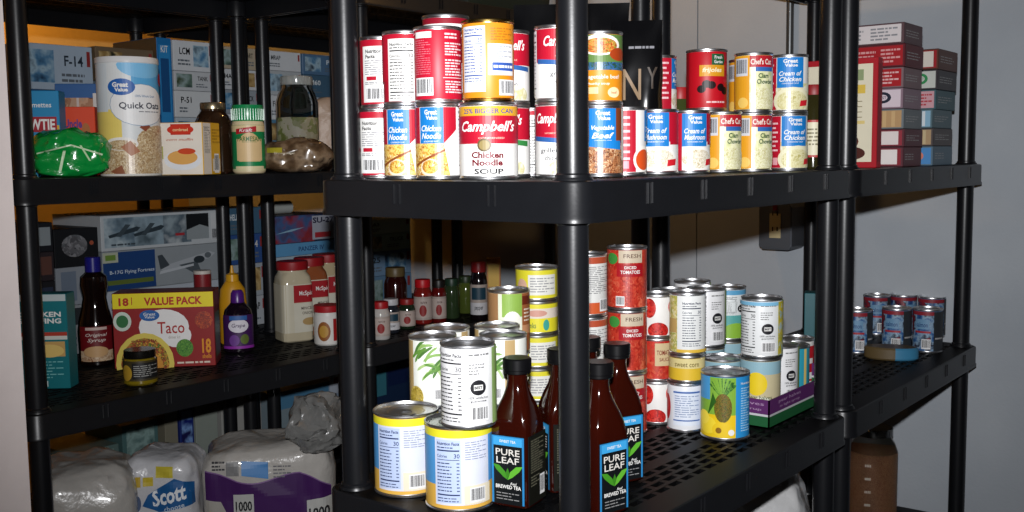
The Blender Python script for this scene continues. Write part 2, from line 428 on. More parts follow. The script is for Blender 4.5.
def art_chowder(A):
    A.rect(-3, 0, -.2, 1, '#dd9a1e'); A.rect(-.2, 0, 1.6, .8, pic(['#c9cf8e', '#e3e2b0', '#f0eccc', '#a9b070'], 60, vor=False))
    A.bars(-1.1, .62, -.3, .95, bg='#c8cad0'); A.rect(-.2, .78, 1.6, 1, '#b31c28'); A.text("Chef's Cut", .45, .88, .11, '#f0e8dc', w=1.2, bold=.02)
    A.poly([(.1, .7), (1.2, .7), (1.2, .78), (.1, .78)], '#2f66ac'); A.text('Clam', .55, .62, .09, '#1c4a2c', w=.6, bold=.03); A.text('Chowder', .65, .51, .09, '#1c4a2c', w=.95, bold=.03)
    A.ell(.6, .2, .8, .2, pic(['#d8d8a0', '#efecd0', '#c0b878'], 100)); A.ell(-.55, .12, .3, .1, '#e8c060')
def art_beans(A):
    A.poly([(.25, .96), (.95, .96), (1.05, .84), (.95, .76), (.25, .76)], '#1c5a34'); A.text('Fresh', .62, .9, .06, WHT, w=.45, bold=.02); A.text('Garden', .62, .82, .06, WHT, w=.5, bold=.02)
    A.rect(-.35, .56, 1.0, .76, '#dc9a1c'); A.text('frijoles', .3, .66, .11, '#f4e8c0', w=1.0, shear=.2, bold=.03)
    for x, y in ((-.25, .33), (.25, .4), (.75, .36), (0, .42), (1.0, .3)): A.ell(x, y, .22, .07, '#1a0a0c')
    A.lines(.0, .07, 1.0, .12, 1, '#f0c8c8', .6); A.rect(-1.3, 0, -.95, 1, '#8c0c18')
def art_peach(A):
    A.rect(-3.1, .9, 3.1, 1, '#e6dd2e'); A.rect(-3.1, 0, 3.1, .3, '#e0b04c'); A.rect(-3.1, .3, 3.1, .9, '#4f97d2')
    A.rect(-1.0, .05, .75, .9, '#d8dcec'); A.nutri(-.95, .08, -.2, .88, '#b9c9ea', '#24345e'); A.rect(-.12, .06, .75, .3, '#e6dcc4')
    A.lines(-.08, .62, .6, .86, 8, '#8890a8', .3); A.bars(.05, .08, .55, .27)
GBEAN = '#5d8a3a'
def art_green_bean(A):
    A.rect(-3.1, 0, -.95, 1, '#b59a66'); A.rect(.5, .25, .95, 1, '#b79c6c'); r = random.Random(5)
    for i in range(17):
        x, y, a = r.uniform(-.6, .25), r.uniform(.46, .9), r.choice((1, 1, 1, -1)) * r.uniform(.2, 1.0)
        L = .0155; n = 9; P = []; cc = r.choice((GBEAN, '#86ab5c', '#4a7434', '#a4c07c')); bend = r.uniform(.1, .3)
        for k in range(n):
            t = -1 + 2*k/(n-1); w = .0021 * math.sqrt(max(.05, 1 - t**8))
            lx, ly = L*t, L*bend*(1-t*t); nx, ny = 2*bend*t, 1; q = math.hypot(nx, ny); nx /= q; ny /= q
            P.append([((lx + s_*w*nx), (ly + s_*w*ny)) for s_ in (-1, 1)])
        tr = lambda p: (x + (p[0]*math.cos(a) - p[1]*math.sin(a)) / A.sx, y + (p[0]*math.sin(a) + p[1]*math.cos(a)) / A.sy)
        A.L += 1
        for k in range(n-1): A.add([tr(P[k][0]), tr(P[k+1][0]), tr(P[k+1][1]), tr(P[k][1])], cc)
    A.ell(-.75, .13, .35, .17, pic(['#6b5a14', '#a88e2c', '#c8b45c'], 120)); A.bars(.05, .08, .35, .26); 
def art_mushroom_can(A):
    A.rect(-3.1, 0, -.7, 1, '#a07850'); A.rect(-.7, 0, .5, 1, '#dfe4cc'); A.rect(-.5, .6, .5, 1, '#8cb04c'); A.ell(.0, .5, .45, .2, '#eceadf'); A.rect(.5, 0, 1.4, 1, '#9a5a34')
    A.rect(.5, .8, 1.4, .95, '#6b2818'); A.rect(.5, .3, 1.4, .45, '#c48c64'); A.ell(-.2, .15, .5, .15, pic(['#7a5030', '#dcc8a0', '#4c3018'], 110)); A.lines(.6, .5, 1.2, .75, 4, '#e8d8c4', .4)
def logo(A, cx, cy, k=1):
    A.ell(cx, cy, .3*k, .1*k, INK); A.rect(cx-.17*k, cy-.035*k, cx+.17*k, cy+.035*k, WHT); A.text('BEST', cx, cy, .04*k, INK, w=.3*k, bold=.04)
def art_white_nutri(A):
    A.nutri(-1.25, .03, -.1, .97, None); A.lines(.1, .9, .9, .95, 1, '#777777'); A.lines(.1, .66, .7, .82, 4, '#777777', .4, 8)
    logo(A, .45, .5); A.text('100% satisfaction', .45, .37, .035, INK, w=.75); A.text('guarantee', .45, .32, .03, INK, w=.6); A.bars(.15, .06, .85, .26)
    A.rect(1.05, 0, 3, 1, '#8aa860')
def art_pear_nutri(A):
    art_white_nutri(A); A.rect(-1.6, .93, 3, 1, '#7db8d8'); A.rect(1.0, 0, 3, 1, pic(['#c8b43c', '#a8a42c', '#8ab0c8', '#e0cc50'], 50))
def art_corn_nutri(A):
    A.rect(-3, 0, -.7, 1, pic(['#8ca048', '#c8b45c', '#e0d8a8'], 60)); A.nutri(-.45, .1, .75, .92, None, '#24304c'); A.rect(-.7, 0, 1.5, .06, '#d8b23c'); A.rect(-1.3, .35, -.7, .6, '#b8985c')
def art_blue_green(A):
    A.rect(-3.1, .9, 3.1, 1, '#5aa0c8'); A.rect(-3.1, 0, 3.1, .48, '#59a6a2'); A.ell(.3, .12, .8, .2, '#8ab83c'); A.nutri(-.7, .5, .4, .88, None); logo(A, .6, .62, .8)
def art_tomato(A):
    A.rect(-3.1, 0, 3.1, 1, pic(['#9c1c14', '#c8402c', '#b02a1c', '#dc6a4c'], 55)); A.ell(-.75, .85, .35, .1, '#3c8a3a'); A.rect(-.35, .78, .9, 1, '#c8b8a0')
    A.text('FRESH', .35, .9, .07, '#5c4030', w=.9); A.rect(-.45, .54, .95, .76, '#a3101c'); A.text('DICED', .25, .7, .05, WHT, w=.6, bold=.02); A.text('TOMATOES', .25, .62, .06, WHT, w=1.0, bold=.02)
    A.bars(-.5, .03, -.05, .2)
def art_rtomato_back(A):
    A.rect(-3.1, .88, 3.1, 1, '#b04c30'); A.rect(-3.1, 0, 3.1, .2, '#c8582c'); A.lines(-.6, .35, 1.2, .84, 15, '#6c6c70', .35); A.bars(.5, .04, 1.2, .26)
def art_sauce(A):
    T_ = pic(['#8c1010', '#c8201c', '#dc4434'], 60); A.ell(-.75, .72, .38, .26, T_); A.ell(.6, .75, .25, .2, T_); A.ell(-.25, .13, .6, .22, T_); A.bars(.5, .05, 1.0, .5)
def art_sauce_red(A):
    A.rect(-3.1, 0, 3.1, 1, pic(['#b01c18', '#cf3a28', '#a01414', '#d85a3c'], 45)); A.rect(-.2, .35, .9, .95, '#c9b48a'); A.text('TOMATO', .35, .7, .13, '#7a2418', w=.9, bold=.02); A.text('SAUCE', .35, .52, .1, '#7a2418', w=.6)
def art_pine_small(A):
    A.rect(-3.1, .55, 3.1, 1, '#d8c98c'); A.rect(-3.1, 0, 3.1, .55, '#d9b430'); A.text('sweet corn', 0, .72, .2, '#6c5a20', w=1.4)
def art_plain_nutri(A):
    A.rect(-.7, .1, .9, .9, '#dbe2ee'); A.rect(-.7, .84, .9, .88, '#4468a8'); A.rect(-.7, .2, .9, .23, '#4468a8'); A.lines(-.6, .28, .8, .8, 10, '#7c8cb0', .35); A.ell(-1.2, .5, .3, .3, '#c0282c')
def art_pineapple(A):
    A.rect(-3.1, 0, 3.1, 1, '#2b8fd0'); A.rect(-1.6, 0, .45, 1, '#7fae3c'); A.rect(-1.6, 0, .45, .38, '#e6c21c'); A.rect(-1.6, .62, -.65, 1, '#4a9ad0')
    L = pic(['#1c4418', '#3c7a2c', '#6ca040'], 80)
    for i in range(9):
        a = -1.2 + i*.3; A.poly([(-.1, .66), (-.1 + .5*math.sin(a)-.05, .72 + .26*math.cos(a*.7)), (-.1 + .62*math.sin(a), .8 + .2*math.cos(a))], L)
    A.ell(-.08, .5, .36, .24, pic(['#4a3010', '#9c7424', '#5c7024', '#2c2008'], 160)); A.poly([(-.75, .35), (-.5, .75), (-.35, .6)], '#2c5c1c')
    A.ell(-.75, .2, .42, .15, '#f0d438'); A.ell(-.1, .14, .42, .13, '#e8c424'); A.ell(-.25, .13, .12, .05, '#8c6414'); A.ell(-.95, .32, .3, .12, '#f4dc4c')
    A.text('Nutrition', .9, .9, .035, WHT, w=.5); A.lines(.65, .1, 1.15, .84, 18, '#a8d4f0', .4); A.ell(.25, .1, .12, .05, WHT)
def art_lemon(A):
    A.rect(-3.1, .0, 3.1, 1, '#c3b894'); A.rect(-3.1, .78, 3.1, 1, '#8fb4c0'); A.ell(-.2, .62, .55, .2, '#e6c81e'); A.ell(.1, .2, .7, .2, '#dcdccc'); A.text('pear halves', 0, .38, .09, '#4c5a34', w=1.2)
def art_teal(A): A.rect(-3.1, 0, 3.1, 1, '#2f9ab0'); A.rect(.4, 0, .6, 1, '#d8c070'); A.text('peas', -.3, .7, .12, WHT, w=.7)
def art_redwhite(A): A.rect(-3.1, 0, .1, 1, '#e4e2de'); A.rect(.1, .1, 1.6, .9, '#c01824'); A.rect(.3, .5, .8, .62, WHT); A.rect(.3, .15, .9, .3, WHT)
def art_pumpkin(A): A.rect(-3.1, 0, 3.1, 1, '#d4d0c0'); A.lines(-.8, .2, .8, .8, 6, '#666666')
def art_tuna(A):
    A.rect(-3.1, 0, 3.1, 1, '#d6cd30'); A.rect(-.55, .12, .9, .84, '#dcdcd4'); A.lines(-.45, .2, .8, .76, 6, '#8c8c90', .4); A.ell(-.9, .4, .3, .3, '#cfa890')
def art_tuna_front(A):
    A.rect(-3.1, 0, 3.1, 1, '#d9d02c'); A.rect(-3.1, .5, 3.1, .85, '#d9cec0'); A.ell(-.1, .68, .5, .12, '#c89484'); A.text('chunks', -.45, .25, .2, '#3c6a3c', w=.6); A.ell(.35, .26, .16, .2, '#3c9c8c')
def art_soda(A):
    A.rect(-3.1, 0, 3.1, 1, pic(['#1c3460', '#2c5c94', '#8ca8c0', '#141c34', '#8c2430'], 45, vor=False)); A.rect(-.8, .55, .2, .8, '#6c94b4'); A.rect(-3, .9, 3, 1, '#8c2430'); A.rect(-.8, .45, .3, .5, '#a82c34')
    A.text('salmon', -.3, .66, .12, '#1c3c70', w=.8); A.rect(.5, 0, 1.6, 1, '#2c3034'); A.rect(.6, .3, 1.4, .34, '#a0a0a0'); A.bars(-.3, .05, .3, .3)
KINDS = {
 'noodle': (.0333, .1045, WHT, art_gv_noodle, STEEL), 'nutri_red': (.0333, .1045, RED, art_nutri_red, STEEL), 'nutri_code': (.0333, .1045, RED, art_nutri_code, STEEL),
 'red_info': (.0338, .1045, '#bb1430', art_red_info, STEEL), 'tall_red': (.0355, .1195, '#8f1428', art_red_lite, STEEL),
 'campbell_big': (.0400, .1018, WHT, art_campbell_big, STEEL), 'campbell': (.0333, .1045, WHT, art_campbell, STEEL), 'campbell_green': (.0333, .1045, WHT, art_campbell_green, STEEL),
 'orange_back': (.0355, .107, ORG, art_orange_back, GOLD), 'orange_front': (.0333, .1018, ORG, art_orange_front, STEEL),
 'gv_beef': (.0333, .1018, '#7a3a1c', art_gv_beef, STEEL), 'gv_tomato': (.0333, .1018, WHT, art_gv_tomato, STEEL),
 'gv_mush': (.0333, .1018, RED, art_gv_mushroom, STEEL), 'gv_mush_red': (.0333, .1018, RED, art_gv_mushroom_red, STEEL), 'gv_chick': (.0333, .1018, WHT, art_gv_chicken, STEEL),
 'chowder': (.0333, .1018, '#d8c878', art_chowder, STEEL), 'beans': (.038, .111, '#c01020', art_beans, STEEL), 'plain15': (.038, .111, '#c8c4b8', art_pumpkin, STEEL),
 'peach': (.050, .124, '#e0b04c', art_peach, STEEL), 'gbean': (.0382, .111, '#e9ebe2', art_green_bean, STEEL), 'mushcan': (.037, .111, '#b89870', art_mushroom_can, STEEL),
 'white_nutri': (.0390, .118, '#e9e9ea', art_white_nutri, STEEL), 'pear_nutri': (.038, .111, '#e4e6e6', art_pear_nutri, STEEL), 'corn_nutri': (.0335, .113, '#e4e6e4', art_corn_nutri, STEEL),
 'bluegreen': (.037, .111, '#dfe4e4', art_blue_green, STEEL), 'tomato': (.0365, .1125, '#b02a1c', art_tomato, STEEL), 'tomback': (.0365, .11, '#dcdcd8', art_rtomato_back, STEEL),
 'sauce': (.034, .081, '#e8e6e2', art_sauce, STEEL), 'sauce_red': (.034, .081, '#b82a20', art_sauce_red, STEEL), 'smallcorn': (.0335, .05, '#d9b430', art_pine_small, STEEL), 'plain_nutri': (.0335, .09, '#e2e4e8', art_plain_nutri, STEEL),
 'pineapple': (.0435, .118, '#2b8fd0', art_pineapple, STEEL), 'lemon_tall': (.038, .12, '#c3b894', art_lemon, STEEL), 'lemon': (.038, .111, '#c3b894', art_lemon, STEEL), 'teal': (.036, .103, '#2f9ab0', art_teal, STEEL), 'redwhite': (.037, .105, '#e4e2de', art_redwhite, STEEL),
 'tuna': (.0388, .0605, '#d6cd30', art_tuna, STEEL), 'tuna_front': (.0388, .0605, '#d9d02c', art_tuna_front, STEEL), 'soda': (.0365, .11, '#4d86b8', art_soda, STEEL),
}

# ---------------------------------------------------------------- cartons
def carton(name, label, cat, u, v, z, size, rz, base, faces={}, group=None, ink=.4):
    """faces: {'front'|'right'|'left'|'top': fn(Art)} with units 0..1 on that face"""
    w, d, h = size; b = MB(); bm_m = asmat(base)
    e = .0012
    # softened carton: chamfered edges
    prof = [(0, e), (e, 0), (h - e, 0), (h, e)]
    ring = []
    for zz, i in prof:
        x, y = w/2 - i, d/2 - i; c = e
        ring.append([(-x+c,-y,zz),(x-c,-y,zz),(x,-y+c,zz),(x,y-c,zz),(x-c,y,zz),(-x+c,y,zz),(-x,y-c,zz),(-x,-y+c,zz)])
    vs = sum(ring, []); fs = [(j*8+i, j*8+(i+1)%8, (j+1)*8+(i+1)%8, (j+1)*8+i) for j in range(3) for i in range(8)]
    b.mesh(vs, fs, bm_m); b.poly(list(reversed(ring[0])), bm_m); b.poly(ring[3], bm_m)
    for k, fn in faces.items():
        dim = {'front': (w, h), 'back': (w, h), 'right': (d, h), 'left': (d, h), 'top': (w, d)}[k]
        A = Art(dim[0] - 2*e, dim[1] - 2*e); fn(A); W2, D2 = w/2 - e, d/2 - e
        mp = {'front': lambda x, y, o: (x - W2, -d/2 - o, e + y), 'right': lambda x, y, o: (w/2 + o, x - D2, e + y),
              'left': lambda x, y, o: (-w/2 - o, D2 - x, e + y), 'top': lambda x, y, o: (x - W2, y - D2, h + o)}[k]
        A.emit(b, mp, 0)
    o = b.build(name, None, (u, v, z), rz); return tag(o, label, cat, group)
def FR(px, d, z, turn=0, py=170):
    u, v = atD(px, d, py); return u, v, z, facing(u, v, turn)

# ---------------------------------------------------------------- T levels
T4, T3, T2, T1 = EYE + .472, EYE - .028, EYE - .4975, EYE - .967
TH = .052

# ---------------------------------------------------------------- room
def plain_wall():
    m = bpy.data.materials.new('painted_concrete'); m.use_nodes = True; t = m.node_tree; b = t.nodes['Principled BSDF']
    tc = t.nodes.new('ShaderNodeTexCoord'); n = t.nodes.new('ShaderNodeTexNoise'); n.inputs['Scale'].default_value = 3; n.inputs['Detail'].default_value = 8
    cr = t.nodes.new('ShaderNodeValToRGB'); cr.color_ramp.elements[0].color = lin('#a9b0b8'); cr.color_ramp.elements[1].color = lin('#bac0c6')
    cr.color_ramp.elements[0].position = .3; cr.color_ramp.elements[1].position = .7
    n2 = t.nodes.new('ShaderNodeTexNoise'); n2.inputs['Scale'].default_value = 120; bp = t.nodes.new('ShaderNodeBump'); bp.inputs['Strength'].default_value = .15; bp.inputs['Distance'].default_value = .004
    t.links.new(tc.outputs['Object'], n.inputs['Vector']); t.links.new(n.outputs['Fac'], cr.inputs[0]); t.links.new(cr.outputs[0], b.inputs['Base Color'])
    t.links.new(tc.outputs['Object'], n2.inputs['Vector']); t.links.new(n2.outputs['Fac'], bp.inputs['Height']); t.links.new(bp.outputs[0], b.inputs['Normal'])
    b.inputs['Roughness'].default_value = .8; return m
WALL = plain_wall()
WU, WV = 2.93, 4.3
def slab(name, a, c, m): b = MB(); b.box(a, c, m); return struct(b.build(name))
us, vs_ = atU(697, WU)
b = MB(); b.box((WU, vs_ + .002, 0), (WU + .12, WV + .1, 2.6), WALL); b.box((WU, -1.8, 0), (WU + .12, vs_ - .002, 2.6), WALL)
b.box((WU + .004, vs_ - .01, 0), (WU + .11, vs_ + .01, 2.6), '#6f7276'); struct(b.build('wall_far'))
slab('wall_left', (.2, WV, 0), (WU, WV + .1, 2.6), mat('#f0c878', .8, var=.1))
slab('floor', (-1.5, -1.8, -.05), (WU + .12, WV + .1, 0), mat('#5a544c', .8, var=.2, bump=.2))
slab('ceiling', (-1.5, -1.8, 2.6), (WU + .12, WV + .1, 2.65), mat('#8a7a64', .9))
# near end of a pale partition at the left edge of the view
ju, jv = .74, 1.522
b = MB(); b.box((.62, jv, 0), (ju, WV, 2.6), mat('#d0c4c0', .6, bump=.05)); struct(b.build('wall_front'))
slab('wall_right', (-1.5, -1.9, 0), (WU + .12, -1.8, 2.6), WALL)

# conduit and outlet box on the far wall
cu, cv = atU(791, WU, 100)
b = MB(); b.loft([(1.52, .011), (2.6, .011)], mat('#75787a', .35, .8), 14)
b.loft([(1.49, .016), (1.52, .016)], mat('#75787a', .35, .8), 14); b.loft([(2.05, .0155), (2.075, .0155)], mat('#75787a', .35, .8), 14)
o = b.build('conduit_pipe', None, (WU - .014, cv, 0)); tag(o, 'thin grey metal conduit running up the far wall above the outlet box', 'pipe')
ou, ov = atU(775, WU - .1, 235)
_, oy0 = atU(759, WU - .1, 235); _, oy1 = atU(792, WU - .1, 235)
hw = abs(oy1 - oy0) / 2; oc = (oy0 + oy1) / 2
zt = EYE - (205 - 157) / 1039 * 2.98; zb = EYE - (251 - 155.8) / 1039 * 2.98
root = link('outlet_box', None, None, (WU - .1, oc, (zb)), -PI/2); tag(root, 'grey metal surface-mounted outlet box on the far wall', 'outlet box')
b = MB(); H = zt - zb; x = hw; ps = [(-x+.012,0),(x-.012,0),(x,.012),(x,H-.012),(x-.012,H),(-x+.012,H),(-x,H-.012),(-x,.012)]
G = mat('#6d7178', .4, .6)
b.mesh([(p, 0, q) for p, q in ps] + [(p, .1, q) for p, q in ps], [tuple(range(7, -1, -1)), tuple(range(8, 16))] + [(i, (i+1)%8, (i+1)%8+8, i+8) for i in range(8)], G)
for v_ in b.f[:0]: pass
b.build('housing', root)
b = MB(); b.box((-x+.004, -.003, .006), (x-.004, .0, H-.006), G); b.build('cover_plate', root)
b = MB(); b.box((-.016, -.006, .035), (.018, -.003, H-.03), '#c4b68c')
for zz in (.055, .1):
    b.box((-.008, -.0065, zz), (-.004, -.0058, zz+.012), '#2a2218'); b.box((.006, -.0065, zz), (.010, -.0058, zz+.012), '#2a2218')
b.box((-.006, -.0065, .115), (.008, -.0058, .13), '#6c1810'); b.build('duplex_receptacle', root)

# ---------------------------------------------------------------- shelving units
PL = mat('#131417', .34, 0, .15, bump=.012, bscale=200)
PLT = mat('#060607', .5, 0, .15)
PLT.node_tree.nodes['Principled BSDF'].inputs['Specular IOR Level'].default_value = .16
LEN, WID, INS = .90, .479, .035
def rrect(x0, y0, x1, y1, r, n=7):
    out = []
    for cx, cy, a0 in ((x1-r, y0+r, -PI/2), (x1-r, y1-r, 0), (x0+r, y1-r, PI/2), (x0+r, y0+r, PI)):
        for i in range(n + 1): a = a0 + PI/2 * i / n; out.append((cx + r*math.cos(a), cy + r*math.sin(a)))
    return out
def shelf_mesh():
    b = MB(); o = rrect(0, 0, LEN, WID, .03); i_ = rrect(.005, .005, LEN-.005, WID-.005, .026); lip = rrect(-.002, -.002, LEN+.002, WID+.002, .032); N = len(o)
    lv = [(o, -.0035), (lip, -.0035), (lip, -.009), (o, -.010), (o, -TH+.008), (lip, -TH+.006), (lip, -TH)]
    lev = [(rrect(.004, .004, LEN-.004, WID-.004, .027), 0), (rrect(.001, .001, LEN-.001, WID-.001, .029), -.0012)] + lv[:0] + [(o, -.0035), (o, -TH+.009), (lip, -TH+.006), (lip, -TH), (i_, -TH), (i_, -.004)]
    vs = [(p[0], p[1], z) for L, z in lev for p in L]
    b.mesh(vs, [(j*N+k, j*N+(k+1)%N, (j+1)*N+(k+1)%N, (j+1)*N+k) for j in range(len(lev)-1, -1, -1) if j < len(lev)-1 for k in range(N)][::1], PL, True)
    # the loop above winds top to bottom: flip
    b.f = [tuple(reversed(f)) for f in b.f]
    # solid rim band on top
    inn = rrect(.045, .045, LEN-.045, WID-.045, .006)
    t = lev[0][0]
    b.mesh([(p[0], p[1], 0) for p in t] + [(p[0], p[1], 0) for p in inn], [(k, (k+1)%N, N+(k+1)%N, N+k) for k in range(N)], PLT)
    b.mesh([(p[0], p[1], 0) for p in inn] + [(p[0], p[1], -.012) for p in inn], [(k, N+k, N+(k+1)%N, (k+1)%N) for k in range(N)], PLT)
    # grille: long bars with staggered cross bars
    x0, x1, y0, y1 = .045, LEN-.045, .045, WID-.045
    y = y0; row = 0; pitch = .0195
    while y < y1 - .012:
        solid = row % 5 == 4
        b.box((x0, y, -.010), (x1, y + (.0195 if solid else .0075), 0), PLT)
        if not solid:
            x = x0 + (.019 if row % 2 else 0)
            while x < x1 - .01: b.box((x, y + .0075, -.009), (x + .011, y + pitch, -.0004), PLT); x += .038
        y += pitch; row += 1
    b.box((x0, y, -.010), (x1, y1 + .001, 0), PLT)
    for cx in (INS, LEN-INS):
        for cy in (INS, WID-INS):
            m = MB(); m.loft([(-TH+.002, .027), (-.001, .027), (.004, .0245), (.004, .021)], PL, 24, True, False)
            b.mesh([(v[0]+cx, v[1]+cy, v[2]) for v in m.v], m.f, PL, True)
    # raised rib pairs down the outer faces
    def rib(px, py, nx, ny):
        for s_ in (-.0055, .0055):
            cx, cy = px + s_*abs(ny), py + s_*abs(nx)
            w = .0013
            x_0, x_1 = (cx-w, cx+w) if ny else (min(cx, cx+nx*.0022), max(cx, cx+nx*.0022))
            y_0, y_1 = (cy-w, cy+w) if nx else (min(cy, cy+ny*.0022), max(cy, cy+ny*.0022))
            b.box((x_0, y_0, -.033), (x_1, y_1, -.0055), PL)
    for k in range(5):
        for yy, n in ((0, -1), (WID, 1)): rib(INS + .128 + k*.151, yy, 0, n)
    for yy in (.17, .34):
        rib(0, WID - yy, -1, 0); rib(LEN, yy, 1, 0)
    return b.data('shelf')
SHELF = shelf_mesh()
def post_mesh(h):
    b = MB(); b.loft([(0, .0225), (.003, .0225), (.005, .0202), (h-.004, .0196), (h-.002, .0215), (h, .0215)], PL, 28); return b.data('post')
LEV = [T1, T2, T3, T4]
POSTS = {}
def unit(u0, v0, label, drop=0):
    root = link('shelving_unit', None, None, (u0, v0, 0)); tag(root, label, 'shelving', 'black plastic shelving units')
    lv = LEV[:3] + [T4 - drop]
    for z in lv: link('shelf', SHELF, root, (0, 0, z))
    zz = [0.0] + lv
    for i in range(4):
        h = zz[i+1] - zz[i] - TH - (.0 if i == 0 else .004); k = round(h, 4)
        if k not in POSTS: POSTS[k] = post_mesh(h)
        for cx in (INS, LEN-INS):
            for cy in (INS, WID-INS): link('post', POSTS[k], root, (cx, cy, zz[i] + (0 if i == 0 else .004)))
    return root
unit(1.030, .714, 'black plastic shelving unit nearest the camera, holding soup cans and tea bottles')
unit(1.945, .714, 'black plastic shelving unit with red cartons and blue cans, right against the far wall')
unit(.979, 2.000, 'black plastic shelving unit at left holding the oats canister and taco kit', .018)
unit(1.894, 2.000, 'black plastic shelving unit behind the left one, holding spice jars near the far wall', .018)
unit(.979, 2.507, 'black plastic shelving unit at the far left rear stacked with model kit boxes', .018)
unit(1.894, 2.507, 'black plastic shelving unit in the far back corner stacked with model kit boxes', .018)

# ================================================================ objects on the near unit, soup shelf
G1 = 'soup cans on the near shelf'
z = T3 + .0005
def row(px, d, z0, kind, turn, label, group=G1, py=170):
    u, v = atD(px, d, py); return can(kind, u, v, z0, turn, label, group)
def rowU(px, U, z0, kind, turn, label, group=G1):
    u, v = atU(px, U, 140); return can(kind, u, v, z0, turn, label, group)
H1 = .1047
row(376, 1.57, z, 'nutri_code', -8, 'soup can with white nutrition panel and barcode, in the bottom row beside the left post')
row(407.5, 1.52, z, 'noodle', -22, 'chicken noodle soup can, bottom row, second from the left post')
row(439.8, 1.468, z, 'noodle', -18, 'chicken noodle soup can standing directly left of the big red and white soup can')
row(489, 1.405, z, 'campbell_big', 0, "big red and white chicken noodle soup can with yellow '25% BIGGER CAN' band")
row(380, 1.56, z + H1, 'nutri_code', -4, 'upper soup can with white nutrition panel and barcode beside the left post')
row(408, 1.515, z + H1, 'nutri_red', 5, 'upper soup can with long white nutrition table, second from the left post')
row(439.8, 1.468, z + H1, 'red_info', 0, 'deep red soup can back with white text and barcode, in the upper row')
row(489.5, 1.405, z + .102, 'orange_back', 0, 'orange soup can with nutrition panel, on top of the big red and white can')
row(508, 1.52, z, 'campbell_green', -14, 'red and white soup can with a green stripe, behind the big chicken noodle can')
row(508, 1.52, z + H1, 'campbell', -2, 'upper red and white soup can peeking out right of the orange can')
row(530, 1.62, z, 'nutri_red', 40, 'lower soup can of which a thin nutrition strip shows between two red and white cans')
row(559, 1.47, z, 'campbell', -18, 'lower red and white grilled chicken soup can half hidden by the corner post')
row(559, 1.47, z + H1, 'campbell', 10, 'upper red and white grilled chicken soup can half hidden by the corner post')
row(448, 1.58, z, 'tall_red', 0, 'tall dark red can in the second row, under the tallest one')
row(448, 1.58, z + .12, 'tall_red', 0, 'dark red and white can whose top rises above the upper soup row')
H2 = .102
row(600, 1.50, z, 'gv_beef', 8, 'blue vegetable beef soup can right of the corner post')
row(600, 1.50, z + H2, 'orange_front', 8, 'orange vegetable beef soup can with a bowl picture, stacked right of the corner post')
row(624.5, 1.575, z, 'gv_tomato', 14, 'red soup can with a tomato soup bowl, between vegetable beef and cream of mushroom')
row(657.5, 1.66, z, 'gv_mush', 0, 'cream of mushroom soup can with a red right edge, left of the other mushroom can')
row(689.5, 1.71, z, 'gv_mush_red', 22, 'cream of mushroom soup can with a wide red left side')
row(721.5, 1.78, z, 'chowder', 6, 'yellow chowder can in the bottom row, left of the pair')
row(752.5, 1.83, z, 'chowder', 8, 'yellow chowder can in the bottom row, right of the pair')
row(788, 1.87, z, 'gv_chick', 16, 'blue cream of chicken soup can with a red left side, bottom row')
row(788, 1.87, z + H2, 'gv_chick', -2, 'blue cream of chicken soup can on the upper row, right end')
row(752.5, 1.83, z + H2, 'chowder', 0, 'yellow chowder can stacked on the upper row')
row(746, 1.95, z, 'chowder', -20, 'yellow can in the second row behind the chowder cans, lower')
row(746, 1.95, z + H2, 'chowder', -20, 'yellow can peeking out behind the upper chowder can')
row(657.5, 1.86, z, 'gv_mush_red', 0, 'soup can hidden below the narrow red can in the second row')
row(657.5, 1.86, z + H2, 'gv_mush_red', 88, 'narrow visible red soup can beside the black pouches')
row(706, 1.95, z, 'plain15', 0, 'wide can under the large red bean can')
row(706, 1.95, z + .1112, 'beans', 0, 'large red can with black beans and a yellow band')

# black coffee pouches behind
def pouch(name, label, u, v, z, w, d, h, rz, m, art=None, cat='pouch', crimp=True):
    bm = MB(); nx, nz = 16, 18; vs = []
    for side in (1, -1):
        for j in range(nz + 1):
            t = j / nz
            for i in range(nx + 1):
                s = -1 + 2 * i / nx
                th = d/2 * (max(0, 1 - abs(s)**3.2)) ** .6 * (max(0, 1 - max(0, (t - .45)/.55)**1.4) ** .8) * (1 if t > .06 else (t/.06)**.5 * .9 + .1) + .0012
                p = Vector((s*w/2, -side*th, t*h)); nn = noise.noise(p * 24 + Vector((u*9, 0, 0)))
                p.y += nn * .006 * -side * (.3 + th/d); p.x += nn * .003
                vs.append(p)
    n = (nx+1)*(nz+1); fs = []
    for j in range(nz):
        for i in range(nx):
            a = j*(nx+1)+i; fs.append((a, a+1, a+nx+2, a+nx+1)); a += n; fs.append((a+nx+1, a+nx+2, a+1, a))
    for j in range(nz):
        a = j*(nx+1); fs.append((a, a+nx+1, n+a+nx+1, n+a)); a += nx; fs.append((a+nx+1, a, n+a, n+a+nx+1))
    for i in range(nx):
        fs.append((i+1, i, n+i, n+i+1)); a = nz*(nx+1)+i; fs.append((a, a+1, n+a+1, n+a))
    bm.mesh(vs, fs, m, True)
    if art:
        bvh = BVHTree.FromPolygons([tuple(p) for p in vs], fs)
        A = Art(w, h); art(A)
        def fn(x, y, o):
            hit = bvh.ray_cast(Vector((x - w/2, -.5, y)), Vector((0, 1, 0)))
            yy = hit[0].y if hit[0] else 0
            return (x - w/2, yy - .0006 - o, y)
        A.emit(bm, fn, .006)
    o = bm.build(name, None, (u, v, z), rz); return tag(o, label, cat, None)
BLK = mat('#0b0b0d', .22, 0, .1)
u, v = atD(581, 1.87)
pouch('coffee_pouch', 'large black glossy pouch behind the soup cans, left of the lettered one', u, v + .02, z, .205, .055, .30, facing(u, v, 0), BLK)
u, v = atD(637, 1.77)
